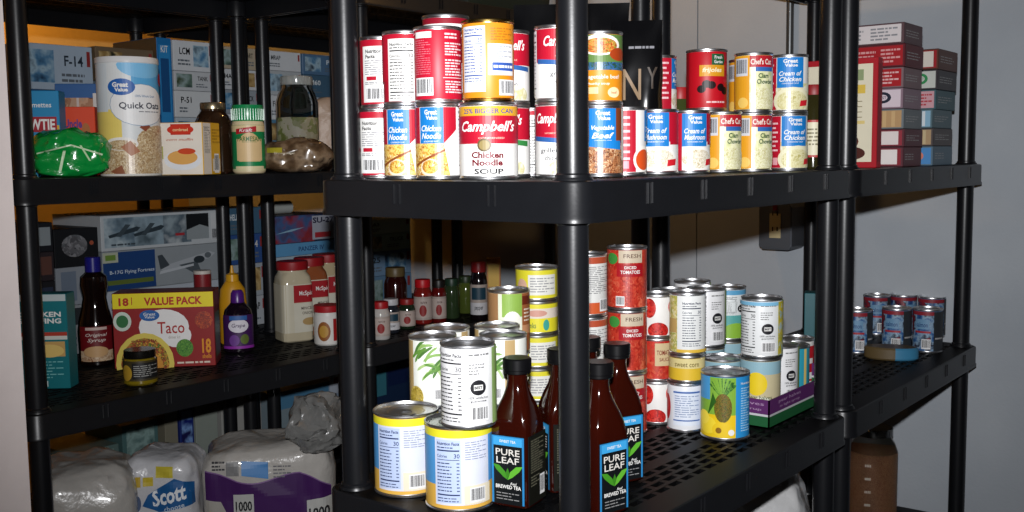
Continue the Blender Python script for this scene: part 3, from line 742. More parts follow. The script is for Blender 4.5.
def art_ny(A):
    A.text('N', .42, .58, .2, '#8c7458', w=.36, bold=.0); A.text('Y', .82, .62, .14, '#4a4038', w=.2); A.lines(.35, .8, .85, .84, 1, '#8a8a90', .4)
pouch('coffee_pouch', 'slim black pouch lettered N Y behind the soup cans', u, v, z, .084, .05, .255, facing(u, v, -4), BLK, art_ny)

# jars
GLS = mat('#dfe8e4', .05, 0, .02, trans=1)
def jar(name, label, u, v, z, r, h, glass, lidm, fill=None, lab=None, cat='jar', neck=.78, lidh=.018, sq=0, fillh=.85, group=None, turn=0, parts=True):
    root = link(name, None, None, (u, v, z), facing(u, v, turn)); tag(root, label, cat, group)
    sh = h - lidh
    b = MB(); b.loft([(0, r*.9, sq), (.004, r, sq), (sh*.80, r, sq), (sh*.90, r*(neck+1)/2, sq*.5), (sh*.96, r*neck*.97), (sh+.004, r*neck*.97)], glass, 36); b.build('glass', root)
    if fill:
        b = MB(); f = min(fillh, .8) * sh; b.loft([(.003, r*.88, sq), (.006, r*.955, sq), (f, r*.955, sq), (f+.001, r*.5)], fill, 28); b.build('contents', root)
    b = MB(); rn = r*neck*1.06; b.loft([(sh-.002, rn*.99), (sh, rn), (h-.002, rn), (h, rn*.96)], lidm, 36); b.build('lid', root)
    if lab:
        base, y0, y1, fn = lab; b = MB(); rr = r*1.004
        n = 48; q = sq; 
        def P(a, y, off):
            c, s_ = math.sin(a), -math.cos(a); k = 1
            if q: e = 2+q*6; k = (abs(c)**e + abs(s_)**e) ** (-1/e)
            return ((rr+off)*k*c, (rr+off)*k*s_, y)
        for i in range(n):
            a0, a1 = 2*PI*i/n, 2*PI*(i+1)/n; b.poly([P(a0, y0*h, 0), P(a1, y0*h, 0), P(a1, y1*h, 0), P(a0, y1*h, 0)], base, True)
        if fn:
            A = Art(r, (y1-y0)*h); fn(A); A.emit(b, lambda x, y, o: P(x/r, y0*h + y, o))
        b.build('paper_label', root)
    return root
u, v = atD(680, 2.0)
jar('olive_jar', 'small jar with red lid squeezed between a red can and the bean can', u, v, z, .026, .158, mat('#3a4420', .08, coat=.5), '#a01418', lab=('#c8c0a0', .3, .6, None), lidh=.02)
def art_relish(A): A.rect(-1.6, 0, 1.6, .06, '#b01c1c'); A.rect(-1.6, .94, 1.6, 1, '#b01c1c'); A.lines(-.8, .3, .8, .8, 5, '#7c7454')
u, v = atV(813, .822)
jar('relish_jar', 'jar of dark relish with cream label, just left of the middle double posts', u, v, z, .031, .165, mat('#2e2b14', .08, coat=.6), '#8a1418', lab=('#ded7b8', .14, .58, art_relish))

# ================================================================ cartons on the right unit, top shelf
def art_choc(A):
    A.rect(.04, .04, .96, .97, '#a81420'); A.rect(.08, .05, .955, .95, '#ddd5bc'); A.rect(.5, .8, .86, .9, '#8c9a70'); A.rect(.1, .68, .88, .76, '#d9b84c'); A.text('brownie mix', .5, .72, .03, '#7a3c10', w=.6)
    A.lines(.15, .45, .85, .62, 7, '#8a7c60', .3); A.rect(.2, .4, .88, .43, '#d9c27c'); A.ell(.6, .24, .22, .1, pic(['#3c1410', '#6c2a1c'], 60)); A.ell(.75, .13, .14, .06, '#4a1c14'); A.ell(.4, .1, .15, .04, '#8a5a30')
uc, vc = atV(876, .742)
carton('baking_mix_box', 'tall red carton with cream front and chocolate picture beside the double posts', 'box', uc + .014, vc + .1, z, (.20, .028, .224), -PI/2, '#a81824', {'front': art_choc, 'right': lambda A: A.rect(.1, .05, .9, .95, '#8a1420')})
def endart(bg, ink, kind):
    def f(A):
        A.rect(.03, .05, .97, .95, bg)
        if kind == 'text': A.lines(.55, .15, .92, .85, 4, ink, .5); A.lines(.1, .2, .45, .8, 3, ink, .5, 4)
        elif kind == 'logo': A.ell(.62, .55, .17, .3, ink); A.ell(.62, .55, .1, .16, bg); A.text('BEST', .62, .55, .14, ink, w=.16)
        elif kind == 'pic': A.ell(.6, .5, .2, .3, ink); A.rect(.05, .1, .35, .9, WHT)
        elif kind == 'stripe':
            for i in range(5): A.rect(.1 + i*.17, .08, .17 + i*.17, .92, ink)
        elif kind == 'half': A.rect(.5, .1, .9, .9, ink)
    return f
def sideart(bg, kind=0):
    def f(A): A.rect(.02, .05, .98, .95, bg); A.lines(.1, .3, .8, .7, 3, '#a8a8a8', .3, kind)
    return f
zs = [(155 - y) / 1039 * 2.26 + .028 for y in (168, 148, 130, 110, 89.5, 69, 46, 25)]; zs[0] = 0
colA = [('#8c2430', '#e8e0dc', '#5c3038', 'half'), ('#94303c', '#e4d8d4', '#5a2c34', 'half'), ('#b89468', '#caa878', '#70787c', 'stripe'),
        ('#d8c8d0', '#1c2434', '#8c7480', 'logo'), ('#a8121c', '#e0b0b0', '#7c6468', 'text'), ('#a4141e', '#d89898', '#5c1c24', 'text'), ('#7a1c24', '#8c8c90', '#5c4448', 'text')]
nmA = ['lowest carton with red and white end in the left stack', 'second lowest carton with pink and white end in the left stack', 'grey carton with tan end, third from the bottom of the left stack',
       'pale carton with a round black logo on its end', 'red carton with white print right above the one with a black round logo', 'red carton right below the topmost white-printed one', 'long white-printed red carton at the very top of the stack']
for i, (base, ink, side, k) in enumerate(colA):
    w = .115 if i < 6 else .16; ua = 2.30 + R.uniform(-.006, .006); hh = zs[i+1] - zs[i] - .0008; va = .742 + R.uniform(0, .006)
    ea = endart(base if i != 6 else '#d8d0d0', ink, k)
    carton('dessert_mix_box', nmA[i], 'box', ua + .063, va + w/2, z + zs[i], (w, .126, hh), -PI/2, side, {'front': ea, 'right': sideart(side, i)}, 'cartons stacked on the right top shelf')
colB = [('#4c8cc8', '#d8806c', '#5c7484', 'pic'), ('#b09470', '#c8b48c', '#544c4c', 'stripe'), ('#8ab4cc', '#d8e0e4', '#587078', 'stripe'),
        ('#d0a0a8', '#b84048', '#44646c', 'text'), ('#c8ccc4', '#2c8c50', '#403c40', 'logo'), ('#a01820', '#dcd4c8', '#5c3428', 'half')]
nmB = ['bright blue carton at the bottom of the right stack', 'tan carton, second from the bottom of the right stack', 'pale blue carton, third from the bottom of the right stack',
       'teal-sided carton with pink end in the right stack', 'white-ended carton with a round green logo', 'red and white carton at the top of the right stack']
for i, (base, ink, side, k) in enumerate(colB):
    zz = [0, .0455, .087, .131, .1775, .224, .272]; du = (-.03 if i < 3 else 0)
    carton('dessert_mix_box', nmB[i], 'box', 2.535 + du + .08, .742 + .05 + R.uniform(0, .006), z + zz[i], (.1, .155, zz[i+1]-zz[i]-.0008), -PI/2, side, {'front': endart(base, ink, k), 'right': sideart(side, i)}, 'cartons stacked on the right top shelf')
def blob(name, label, cat, u, v, z, size, rz, m, amp=.01, freq=14, sq=4, n=28, seed=0, art=None, artm=None, bulge=0, group=None, top=1.0):
    """soft package: superellipsoid with wrinkles, flat underneath"""
    w, d, h = size; vs = []; fs = []; nu, nv = n*2, n
    def sp(a, e): return math.copysign(abs(a) ** e, a)
    e = 2 / sq
    for j in range(nv + 1):
        ph = -PI/2 + PI*j/nv
        for i in range(nu):
            th = 2*PI*i/nu
            x = sp(math.cos(ph), e)*sp(math.cos(th), e); y = sp(math.cos(ph), e)*sp(math.sin(th), e); zz = sp(math.sin(ph), e)
            p = Vector((x*w/2, y*d/2, zz*h/2 + h/2))
            if bulge: 
                k = abs(math.sin(PI * p.x / bulge)) * .5 + abs(math.sin(PI * p.y / bulge)) * .5
                p.x *= 1 + .03*(k-.5); p.y *= 1 + .05*(k-.5)
                if zz > .5: p.z += .006*(k-.5)
            dv = noise.noise_vector(p*freq + Vector((seed*3.1, seed, 0))) * amp + noise.noise_vector(p*freq*3 + Vector((seed, 0, 5))) * amp*.5 + noise.noise_vector(Vector((p.x*freq*2.2, p.y*freq*2.2, p.z*freq*6)) + Vector((seed, 9, 5))) * amp*.3
            if zz < -.6: dv.z = 0
            q = p + dv; q.z = max(q.z, 0) * (1 if zz < .3 else top); vs.append(q)
    for j in range(nv):
        for i in range(nu): i2 = (i+1) % nu; fs.append((j*nu+i, j*nu+i2, (j+1)*nu+i2, (j+1)*nu+i))
    b = MB(); b.mesh(vs, fs, m, True)
    if art:
        bvh = BVHTree.FromPolygons([tuple(p) for p in vs], fs)
        for face, (aw, ah, ox, oz), fn_a in art:
            A = Art(aw, ah); fn_a(A)
            def fn(x, y, o, face=face):
                if face == 'front': org, dr = Vector((ox + x, -2, oz + y)), Vector((0, 1, 0))
                elif face == 'left': org, dr = Vector((-2, ox - x, oz + y)), Vector((1, 0, 0))
                elif face == 'right': org, dr = Vector((2, ox + x, oz + y)), Vector((-1, 0, 0))
                hit = bvh.ray_cast(org, dr)
                return tuple(hit[0] - dr*(.0022 + o)) if hit[0] else tuple(org + dr*2)
            # split in y too
            A2 = Art(1, 1)
            for pts, mm, L in A.it:
                ys = [p[1] for p in pts]; g = .008; k0, k1 = math.floor(min(ys)/g), math.floor(max(ys)/g)
                if k1 > k0:
                    sw = [(p[1], p[0]) for p in pts]
                    for k in range(k0, k1+1):
                        pc = clipx(clipx(sw, k*g, 1), (k+1)*g, -1)
                        if len(pc) > 2: A2.it.append(([(p[1], p[0]) for p in reversed(pc)], mm, L))
                else: A2.it.append((pts, mm, L))
            A2.emit(b, fn, .008)
    o = b.build(name, None, (u, v, z), rz); return tag(o, label, cat, group)
blob('snack_bag', 'crumpled brown bag behind the right end of the carton stacks', 'bag', 2.735, .90, z, (.09, .12, .105), .3, pic(['#3a2c20', '#7a6a54', '#b0a890', '#241c14'], 30, .3), .012, 20, 3, seed=4)

# blue cans on the right unit, middle shelf
G2 = 'blue cans on the right unit'
z2 = T2 + .0005
for px, py, lv, t, lb in ((927, 351, 0, -5, 'blue can standing nearest the right end post'), (896, 350, 0, -2, 'blue can right behind the flat oval tin, rightmost of the two'),
                          (931, 336, 0, 30, 'red-rimmed blue can behind the one nearest the right end post'), (877, 333, 0, 20, 'blue can in the rear row above the left end of the flat oval tin'),
                          (902, 334, 0, 60, 'dark can in the rear row between the two blue ones')):
    u, v = at(px, py, T2); can('soda', u, v, z2, t, lb, G2)
u, v = at(857, 352, T2); can('soda', u, v, z2, 10, 'leftmost blue can beside the double posts', G2)
u, v = at(886, 358, T2)
b = MB(); b.loft([(0, .058), (.004, .063), (.026, .063), (.03, .058)], '#5c4c30', 40, ell=.55)
n0 = len(b.f)
b2 = MB(); b2.loft([(0, .058), (.004, .063), (.026, .063), (.03, .058)], '#5c4c30', 40, ell=.55)
k = b2.mi('#3a7ca0')
for i, f in enumerate(b2.f):
    if sum(b2.v[j][0] for j in f) / len(f) > .006 and len(f) == 4: b2.m[i] = k
o = b2.build('flat_tin', None, (u, v - .012, z2), facing(u, v, 0)); tag(o, 'flat oval tin, brown at left and blue at right, in front of the blue cans', 'tin')

# ================================================================ near unit, middle shelf
G3 = 'cans on the near middle shelf'
def mid(px, d, lv, kind, turn, label, ring=False, tray=0, group=G3):
    u, v = atD(px, d*.979, 330); return can(kind, u, v, z2 + lv + tray, turn, label, group, ring=ring)
mid(404.5, 1.575, 0, 'peach', 0, 'big yellow and blue fruit can at the left post, nothing on top of it', True)
mid(457, 1.505, 0, 'peach', 14, 'big yellow and blue fruit can under the white nutrition can')
mid(467, 1.475, .1243, 'white_nutri', -4, 'white can with nutrition facts and a black round logo, on the big fruit can')
for a, (px, d) in enumerate(((432, 1.655), (447, 1.735), (503, 1.66), (497, 1.75))):
    w1 = ('left front', 'left rear', 'right front', 'right rear')[a]
    mid(px, d, 0, 'gbean', 0, f'bottom can of the {w1} green bean stack')
    mid(px, d, .1115, 'gbean', (0, 10, -25, 0)[a], f'green bean can topping the {w1} green bean stack', ring=(a != 1))
mid(509, 1.83, 0, 'mushcan', 10, 'brown and green vegetable can, bottom of the stack right behind the green beans')
mid(509, 1.83, .1113, 'smallcorn', 10, 'very short corn can between two brown and green vegetable cans')
mid(509, 1.83, .1617, 'mushcan', 10, 'brown and green vegetable can with steel lid behind the green bean cans', True)
for i in range(5):
    mid(537, 1.91, i*.0608, 'tuna_front' if i == 3 else 'tuna', 5 + (i*7) % 5, 'flat yellow can, ' + ('lowest', 'second from the bottom', 'middle one', 'the fish-picture one below the top', 'topmost')[i] + ' of the yellow stack', True, group='flat yellow cans in one stack')
for i in range(3):
    mid(587, 1.86, i*.1105, 'tomback', 10, 'white-backed can behind the corner post, ' + ('bottom', 'middle', 'top')[i] + ' of three', group='stack of white-backed cans')
    mid(627, 1.9, i*.113, 'tomato', (5, 2, -4)[i], 'red diced tomato can, ' + ('bottom', 'middle', 'top')[i] + ' of the tall stack', group='stack of diced tomato cans')
    mid(657, 1.97, i*.0815, ('sauce', 'sauce_red', 'sauce')[i], (10, 5, 18)[i], ('white tomato sauce can at the bottom of the small stack', 'red tomato sauce can in the middle of the small stack', 'white tomato sauce can on top of the small stack')[i], group='stack of tomato sauce cans')
mid(686, 1.905, 0, 'plain_nutri', 0, 'short white can with a blue nutrition frame, in front of the tomato sauce stack')
mid(687.5, 1.905, .0905, 'smallcorn', 0, 'very short yellow corn can between two white cans')
mid(688, 1.905, .141, 'corn_nutri', 6, 'tall white nutrition can with green left edge, top of its stack')
mid(725, 1.865, 0, 'pineapple', 0, 'pineapple can with blue back panel, front of the middle shelf', True)
TR = .0035
mid(723, 2.0, 0, 'lemon', 0, 'fruit can with bare lid right behind the pineapple can', True, TR)
mid(705, 2.125, 0, 'lemon', 0, 'tray can supporting the white nutrition can left of the blue-rimmed one', False, TR)
mid(705, 2.125, .1115, 'white_nutri', 10, 'white nutrition can with black logo behind the corn can', False, TR)
mid(728, 2.21, 0, 'lemon', 0, 'tray can below the blue-rimmed can', False, TR)
mid(728, 2.21, .1115, 'bluegreen', 10, 'blue-rimmed can with teal and green lower half, rear of the tray', False, TR)
mid(672, 2.125, 0, 'lemon', 0, 'lower can of the rear stack behind the sauce cans', False, TR)
mid(672, 2.125, .1115, 'white_nutri', 30, 'white can whose lid shows between the sauce stack and the corn can', False, TR)
mid(692, 2.26, 0, 'lemon', 0, 'lower can of the rearmost stack', False, TR)
mid(692, 2.26, .1115, 'white_nutri', 40, 'white can of which only the lid shows, rearmost of the group', False, TR)
mid(760, 1.975, 0, 'lemon_tall', 0, 'can with a yellow fruit picture standing in the purple and green tray', False, TR)
mid(760.5, 1.975, .1205, 'pear_nutri', -8, 'white nutrition can with blue rim and yellow right edge, top of the tray stack', False, TR)
mid(779, 2.105, 0, 'white_nutri', 14, 'white nutrition can in the tray beside the yellow fruit can', False, TR)
mid(789, 2.205, 0, 'teal', 20, 'teal can in the tray behind a white nutrition can', False, TR)
mid(797, 2.27, 0, 'redwhite', 20, 'red and white can just beyond the tray by the double posts')
mid(770, 2.22, 0, 'redwhite', 0, 'can with bare lid at the tray rear, left of the red and white one', False, TR)
# tray
PUR, GRN = '#5b2a63', '#1f5a34'
b = MB(); x0, x1, y0, y1 = TRAY; th = .0025
b.box((x0, y0, 0), (x1, y1, .003), '#8a7458')
for a, c in (((x0, y0), (x1, y0+th)), ((x0, y1-th), (x1, y1)), ((x0, y0), (x0+th, y1)), ((x1-th, y0), (x1, y1))):
    b.box((a[0], a[1], 0), (c[0], c[1], .022), GRN); b.box((a[0], a[1], .022), (c[0], c[1], .026), '#c8c8cc'); b.box((a[0], a[1], .026), (c[0], c[1], .053), PUR)
A = Art(1, 1); A.text('pear halves', .09, .044, .008, '#a888ac', w=.1); A.text('in light syrup', .09, .034, .006, '#a888ac', w=.09)
A.emit(b, lambda x, y, o: (x0 + x, y0 - o - .0003, y), 0); A.emit(b, lambda x, y, o: (x0 - o - .0003, y0 + .15 - x, y), 0)
o = b.build('cardboard_tray', None, (0, 0, z2)); tag(o, 'low purple and green cardboard tray holding cans on the middle shelf', 'tray')
# teal slim item by the double posts
u, v = atD(812, 2.46, 310)
carton('tea_box', 'slim teal carton half hidden behind the double posts', 'box', u, v, z2, (.035, .05, .172), facing(u, v, 0), '#1c5c64')

# tea bottles
TEA = mat('#3a0f07', .04, 0, .1, trans=.45, coat=.6); CAP = mat('#0c0c0e', .3, var=.1)
def art_tea(A):
    A.rect(0, 0, 1, 1, '#2a7fb8'); A.rect(.06, .0, .94, .985, '#0c1013'); A.rect(.06, .86, .94, .985, '#3a9ad2'); A.text('SWEET TEA', .5, .925, .04, WHT, w=.5)
    A.text('PURE', .5, .765, .095, '#d8d4cc', w=.74); A.text('LEAF', .5, .645, .095, '#d8d4cc', w=.70)
    for s_, w_ in ((-1, '#3f8a22'), (1, '#5cab30')):
        A.poly([(.5, .36), (.5 + s_*.14, .4), (.5 + s_*.36, .50), (.5 + s_*.46, .58), (.5 + s_*.26, .565), (.5 + s_*.08, .48)], w_)
    A.poly([(.49, .36), (.43, .45), (.5, .54), (.56, .46)], '#357a1c')
    A.text('Real', .68, .31, .035, WHT, w=.2, shear=.3); A.text('BREWED TEA', .52, .255, .055, WHT, w=.78, bold=.02); A.lines(.15, .05, .85, .18, 3, '#8c8c8c', .3)
def art_tea_side(A):
    A.rect(0, 0, 1, 1, '#14150f'); A.lines(.1, .45, .85, .95, 14, '#7c7a66', .3); A.lines(.1, .25, .6, .42, 4, '#7c7a66', .3); A.bars(.62, .08, .9, .38)
def tea(px, d, turn, label):
    u, v = atD(px, d*.985, 400); root = link('tea_bottle', None, None, (u, v, z2), facing(u, v, turn)); tag(root, label, 'bottle', 'iced tea bottles')
    if 'tea' not in CACHE:
        r = .0305; b = MB()
        b.loft([(0, .025, .9), (.003, r*.97, .9), (.01, r, .9), (.108, r, .9), (.116, r*.985, .8), (.130, r*.93, .5), (.145, r*.80, .25), (.160, r*.62, .08), (.172, .0158), (.183, .0142), (.191, .0148), (.196, .0148)], TEA, 40)
        g = b.data('glass'); b = MB(); b.loft([(.191, .0185), (.192, .0198), (.196, .0198), (.197, .0208), (.2115, .0208), (.2135, .019)], CAP, 32); c = b.data('cap')
        def panel(fn, key):
            b = MB(); A = Art(.052, .098); fn(A); yy = -r - .0006
            b.box((-.0262, yy-.0001, .006), (.0262, yy+.0012, .106), '#0c1013'); A.emit(b, lambda x, y, o: (x-.026, yy - .0001 - o, .007+y), 0)
            return b.data(key)
        CACHE['tea'] = (g, c, panel(art_tea, 'front_label'), panel(art_tea_side, 'back_label'))
    g, c, f, s_ = CACHE['tea']
    link('glass', g, root); link('cap', c, root); link('front_label', f, root)
    for a in (PI/2,): 
        o = link('back_label', s_, root); o.rotation_euler = (0, 0, a); o['label'] = 'black back label with fine print and barcode'
    return root
tea(517.5, 1.492, -28, 'iced tea bottle left of the corner post, its label turned left')
tea(561, 1.56, -66, 'iced tea bottle directly behind the corner post, left side showing')
tea(599, 1.455, 41, 'iced tea bottle just right of the corner post, in front of the other one there')
tea(617, 1.60, 34, 'iced tea bottle furthest right, behind the one beside the post')
tea(588, 1.66, 20, 'iced tea bottle whose cap shows behind the others right of the corner post')

# ================================================================ left unit, upper shelf
def bx(name, label, px, d, z0, w, dd, h, turn, base, faces={}, cat='box', group=None, py=170):
    u, v = atD(px, d, py); rz = facing(u, v, turn)
    # px marks the middle of the front face; push the body back by half its depth
    u -= math.sin(rz) * dd/2; v += math.cos(rz) * dd/2
    return carton(name, label, cat, u, v, z0, (w, dd, h), rz, base, faces, group)
def art_bowtie(A):
    A.text('Creamettes', .5, .84, .06, WHT, w=.7); A.rect(.05, .52, .95, .7, '#a01c2c'); A.text('BOWTIE', .5, .61, .13, WHT, w=.82, bold=.03); A.rect(.95, .55, 1, .6, '#d8b030')
    A.ell(.7, .3, .25, .16, '#dcb048'); A.ell(.55, .38, .12, .08, '#e8c870')
bx('pasta_box', 'bright blue bowtie pasta box right of the far left post', 38, 2.26, z, .1, .05, .185, -16, '#2387b8', {'front': art_bowtie})
def art_orangebox(A):
    A.rect(.05, .4, .95, .97, '#d8431c'); A.text('Uncle', .4, .76, .13, '#5c2c7c', w=.5, bold=.04); A.text('Bake', .45, .6, .12, '#5c2c7c', w=.6, bold=.04); A.ell(.75, .65, .12, .12, '#a8642c'); A.ell(.6, .15, .35, .3, '#b07040')
u, v = atD(79, 2.3)
bx('shake_mix_box', 'orange carton with purple lettering behind the green bag', 79, 2.36, z, .08, .05, .155, -14, '#d8431c', {'front': art_orangebox})
def art_bread(A):
    A.rect(.0, 0, 1, 1, '#2a5a94'); A.rect(.1, .1, .95, .85, pic(['#6a4028', '#a87858', '#d8b090', '#4a2818'], 30)); A.rect(.5, 0, .56, .85, '#c8b8b0'); A.rect(.9, 0, 1, .9, '#cfc8c4')
bx('bread_mix_box', 'blue carton with brown pictures above the orange carton', 80, 2.46, z, .095, .03, .214, -14, '#2a5a94', {'front': art_bread})
GB = mat('#0c8c3a', .22, 0, .1, coat=.5, bump=.35, bscale=35)
def art_bagw(A):
    A.poly([(.3, 0), (.34, 0), (.42, .6), (.38, .6)], '#cfe6c0'); A.poly([(.0, .5), (.0, .54), (.5, .78), (.5, .74)], '#cfe6c0'); A.poly([(.5, .78), (.5, .74), (.95, .45), (.96, .5)], '#cfe6c0')
    A.poly([(.62, .75), (.65, .75), (.78, .3), (.75, .3)], '#bfe0b0')
u, v = atD(77.5, 2.15)
blob('chip_bag', 'shiny green plastic bag on the upper left shelf', 'bag', u, v + .02, z, (.145, .085, .094), facing(u, v, 0), GB, .013, 20, 3, seed=2, art=[('front', (.13, .07, -.065, .012), art_bagw)])
# oats canister
def art_oats(A):
    A.rect(-3.1, .56, 3.1, 1, '#d8dcdc'); A.rect(-.1, .72, 3.1, 1, '#5aa8d8'); A.ell(.35, .98, .9, .12, '#7cbce4'); A.rect(-3.1, .25, -.45, .58, '#e6cf6c'); A.rect(-1.6, .56, -.9, .99, '#d0d8dc')
    OATS = pic(['#a08058', '#cdb48c', '#e6d6b4', '#8a6840', '#b89a6c'], 90)
    A.rect(-3.1, 0, 3.1, .28, OATS); A.ell(.9, .3, .9, .14, OATS); A.ell(-.5, .27, .55, .06, '#e8e4dc'); A.ell(-.5, .26, .48, .045, OATS)
    A.poly([(.1, .42), (.3, .46), (.5, .43), (.3, .38)], '#8c4a34'); A.poly([(-.5, .24), (-.2, .3), (.1, .2), (-.2, .16)], '#a86c48'); A.poly([(-.9, .02), (-.5, .08), (-.4, .0), (-.7, -.0)], '#8c5438')
    A.ell(.2, .62, 1.02, .19, '#7c98b4'); A.ell(.2, .62, 1.0, .185, '#e9e9e8')
    A.ell(-.42, .78, .44, .075, '#1c5ca8'); A.text('Great', -.45, .80, .045, WHT, w=.5, bold=.04); A.text('Value', -.42, .755, .035, WHT, w=.42, bold=.04)
    A.text('100% Whole Grain', .35, .7, .022, '#5c7ca0', w=.7); A.text('Quick Oats', .22, .61, .07, '#2c3040', w=1.45, bold=.02); A.lines(.1, .55, .9, .57, 1, '#8c8c90')
    A.ell(1.15, .86, .18, .06, '#a82434')
root_u, root_v = atD(131.5, 2.28)
root = link('oats_canister', None, None, (root_u, root_v, z), facing(root_u, root_v, 12)); tag(root, 'tall round quick oats canister on the upper left shelf', 'canister')
r, h = .0645, .252
b = MB(); b.loft([(0, r*.97), (.003, r*.99), (h-.012, r*.985)], '#d8d4cc', 48); b.build('body', root)
b = MB(); b.loft([(.004, r*.99), (h-.012, r*.99)], '#d8dcdc', 72, False, False)
A = Art(r, h - .017); art_oats(A); A.emit(b, lambda x, y, o: ((r*.991+o)*math.sin(x/r), -(r*.991+o)*math.cos(x/r), .0045 + min(max(y, 0), h-.018)), .006); b.build('paper_label', root)
b = MB(); b.loft([(h-.013, r*1.0), (h-.012, r*1.015), (h-.002, r*1.015), (h, r*1.0), (h, r*.95), (h-.003, r*.93)], mat('#d6d6d6', .3), 48); b.build('plastic_lid', root)
# corn bread mix
def art_corn_f(A):
    A.rect(0, 0, 1, 1, '#e4dccf'); A.rect(.3, .77, .75, .98, '#b8281c'); A.ell(.52, .87, .3, .1, '#c83420'); A.text('cornbread', .52, .87, .06, '#f0d8a0', w=.34); A.text('corn muffin', .5, .68, .05, '#b85c3c', w=.6, shear=.3)
    A.ell(.55, .28, .42, .2, '#dde0e4'); A.ell(.55, .33, .34, .14, '#d9a45a'); A.ell(.65, .45, .2, .06, '#c84828'); A.rect(.0, .3, .12, .55, '#a8a860')
def art_corn_s(A):
    A.rect(0, 0, 1, 1, '#dca81c'); A.rect(.0, .0, .46, 1, '#e4dccf'); A.nutri(.04, .4, .42, .95, None); A.rect(.5, .05, .95, .3, '#d8d0c0'); A.bars(.6, .02, .88, .4)
    A.lines(.5, .6, .95, .9, 5, '#a87c14')
bx('muffin_mix_box', 'small white and yellow muffin mix carton right of the oats canister', 181, 2.30, z, .107, .085, .115, -27, '#dca81c', {'front': art_corn_f, 'right': art_corn_s})
# jars and shaker
u, v = atD(215, 2.5)
jar('coffee_jar', 'dark jar with silver lid behind the muffin mix carton', u, v, z, .042, .168, mat('#2c1c12', .08, coat=.7), mat('#b8a888', .25, .9), lidh=.014, neck=.66)
def art_parm(A):
    A.rect(-3.1, 0, 3.1, 1, '#0f8048'); A.ell(.05, .42, .82, .42, '#d2b27c'); A.rect(-3.1, 0, 3.1, .04, '#d8cca0'); A.rect(-3.1, .86, 3.1, 1, '#dcc898'); A.rect(-.78, .22, .88, .7, '#d8ba88')
    A.poly([(-.8, .80), (.5, .86), (.5, .98), (-.8, .92)], '#b01c28'); A.text('Kraft', -.15, .89, .07, WHT, w=.8, shear=.2); A.text('PARMESAN', .05, .7, .11, '#3c6c2c', w=1.5, bold=.02); A.lines(-.4, .62, .5, .64, 1, '#5c7c3c')
    A.rect(-3.1, .1, 3.1, .2, '#0f8048'); A.rect(-.9, .04, 1, .1, '#d8cca0')
u, v = atD(249.5, 2.48)
root = link('cheese_shaker', None, None, (u, v, z), facing(u, v, 0)); tag(root, 'green-capped grated parmesan shaker on the upper left shelf', 'shaker')
r = .0375; b = MB(); b.loft([(0, r*.9), (.004, r), (.115, r), (.126, r*.9)], '#dac8a0', 40); b.build('body', root)
b = MB(); b.loft([(.006, r*1.006), (.113, r*1.006)], '#0f8048', 60, False, False); A = Art(r, .106); art_parm(A)
A.emit(b, lambda x, y, o: ((r*1.007+o)*math.sin(x/r), -(r*1.007+o)*math.cos(x/r), .0063 + y)); b.build('paper_label', root)
b = MB(); b.loft([(.122, r*.98), (.124, r), (.152, r), (.155, r*.98)], mat('#14874e', .3, coat=.3), 40); b.loft([(.155, r*.96), (.160, r*.94)], mat('#14874e', .3), 40)
for i in range(36):
    a = 2*PI*i/36; b.box((r*math.cos(a)-.0005, r*math.sin(a)-.0005, .125), (r*math.cos(a)+.0005, r*math.sin(a)+.0005, .151), mat('#14874e', .3, coat=.3))
b.build('cap', root)
u, v = atD(299, 2.66)
jar('glass_canister', 'large clear glass jar holding pale and green contents on the upper left shelf', u, v, z, .053, .24, mat('#f4f8f6', .03, 0, .02, trans=1, ior=1.12), mat('#c8ccc8', .08, trans=.6), fill=pic(['#8c9c40', '#c0c090', '#e8e0cc', '#d8ccb0'], 26), neck=.72, fillh=.62, lidh=.02)
u, v = atD(300, 2.54)
blob('pasta_bag', 'long brown translucent food bag lying on the upper left shelf', 'bag', u, v + .01, z, (.165, .09, .078), facing(u, v, 0), pic(['#3a2a1c', '#5c4834', '#8a745c', '#2c2018'], 22, .2, vor=False), .012, 18, 3, seed=8,
     art=[('front', (.06, .02, -.07, .042), lambda A: (A.rect(0, .3, .6, .9, '#a89c2c'), A.text('brown sugar', .7, .2, .3, '#c8bca0', w=.8)))])
u, v = atD(328, 2.93)
blob('flour_bag', 'tall tan bag beside the clear glass jar', 'bag', u, v, z, (.08, .06, .205), facing(u, v, 0), mat('#a88e78', .4, bump=.2), .006, 12, 4, seed=9)

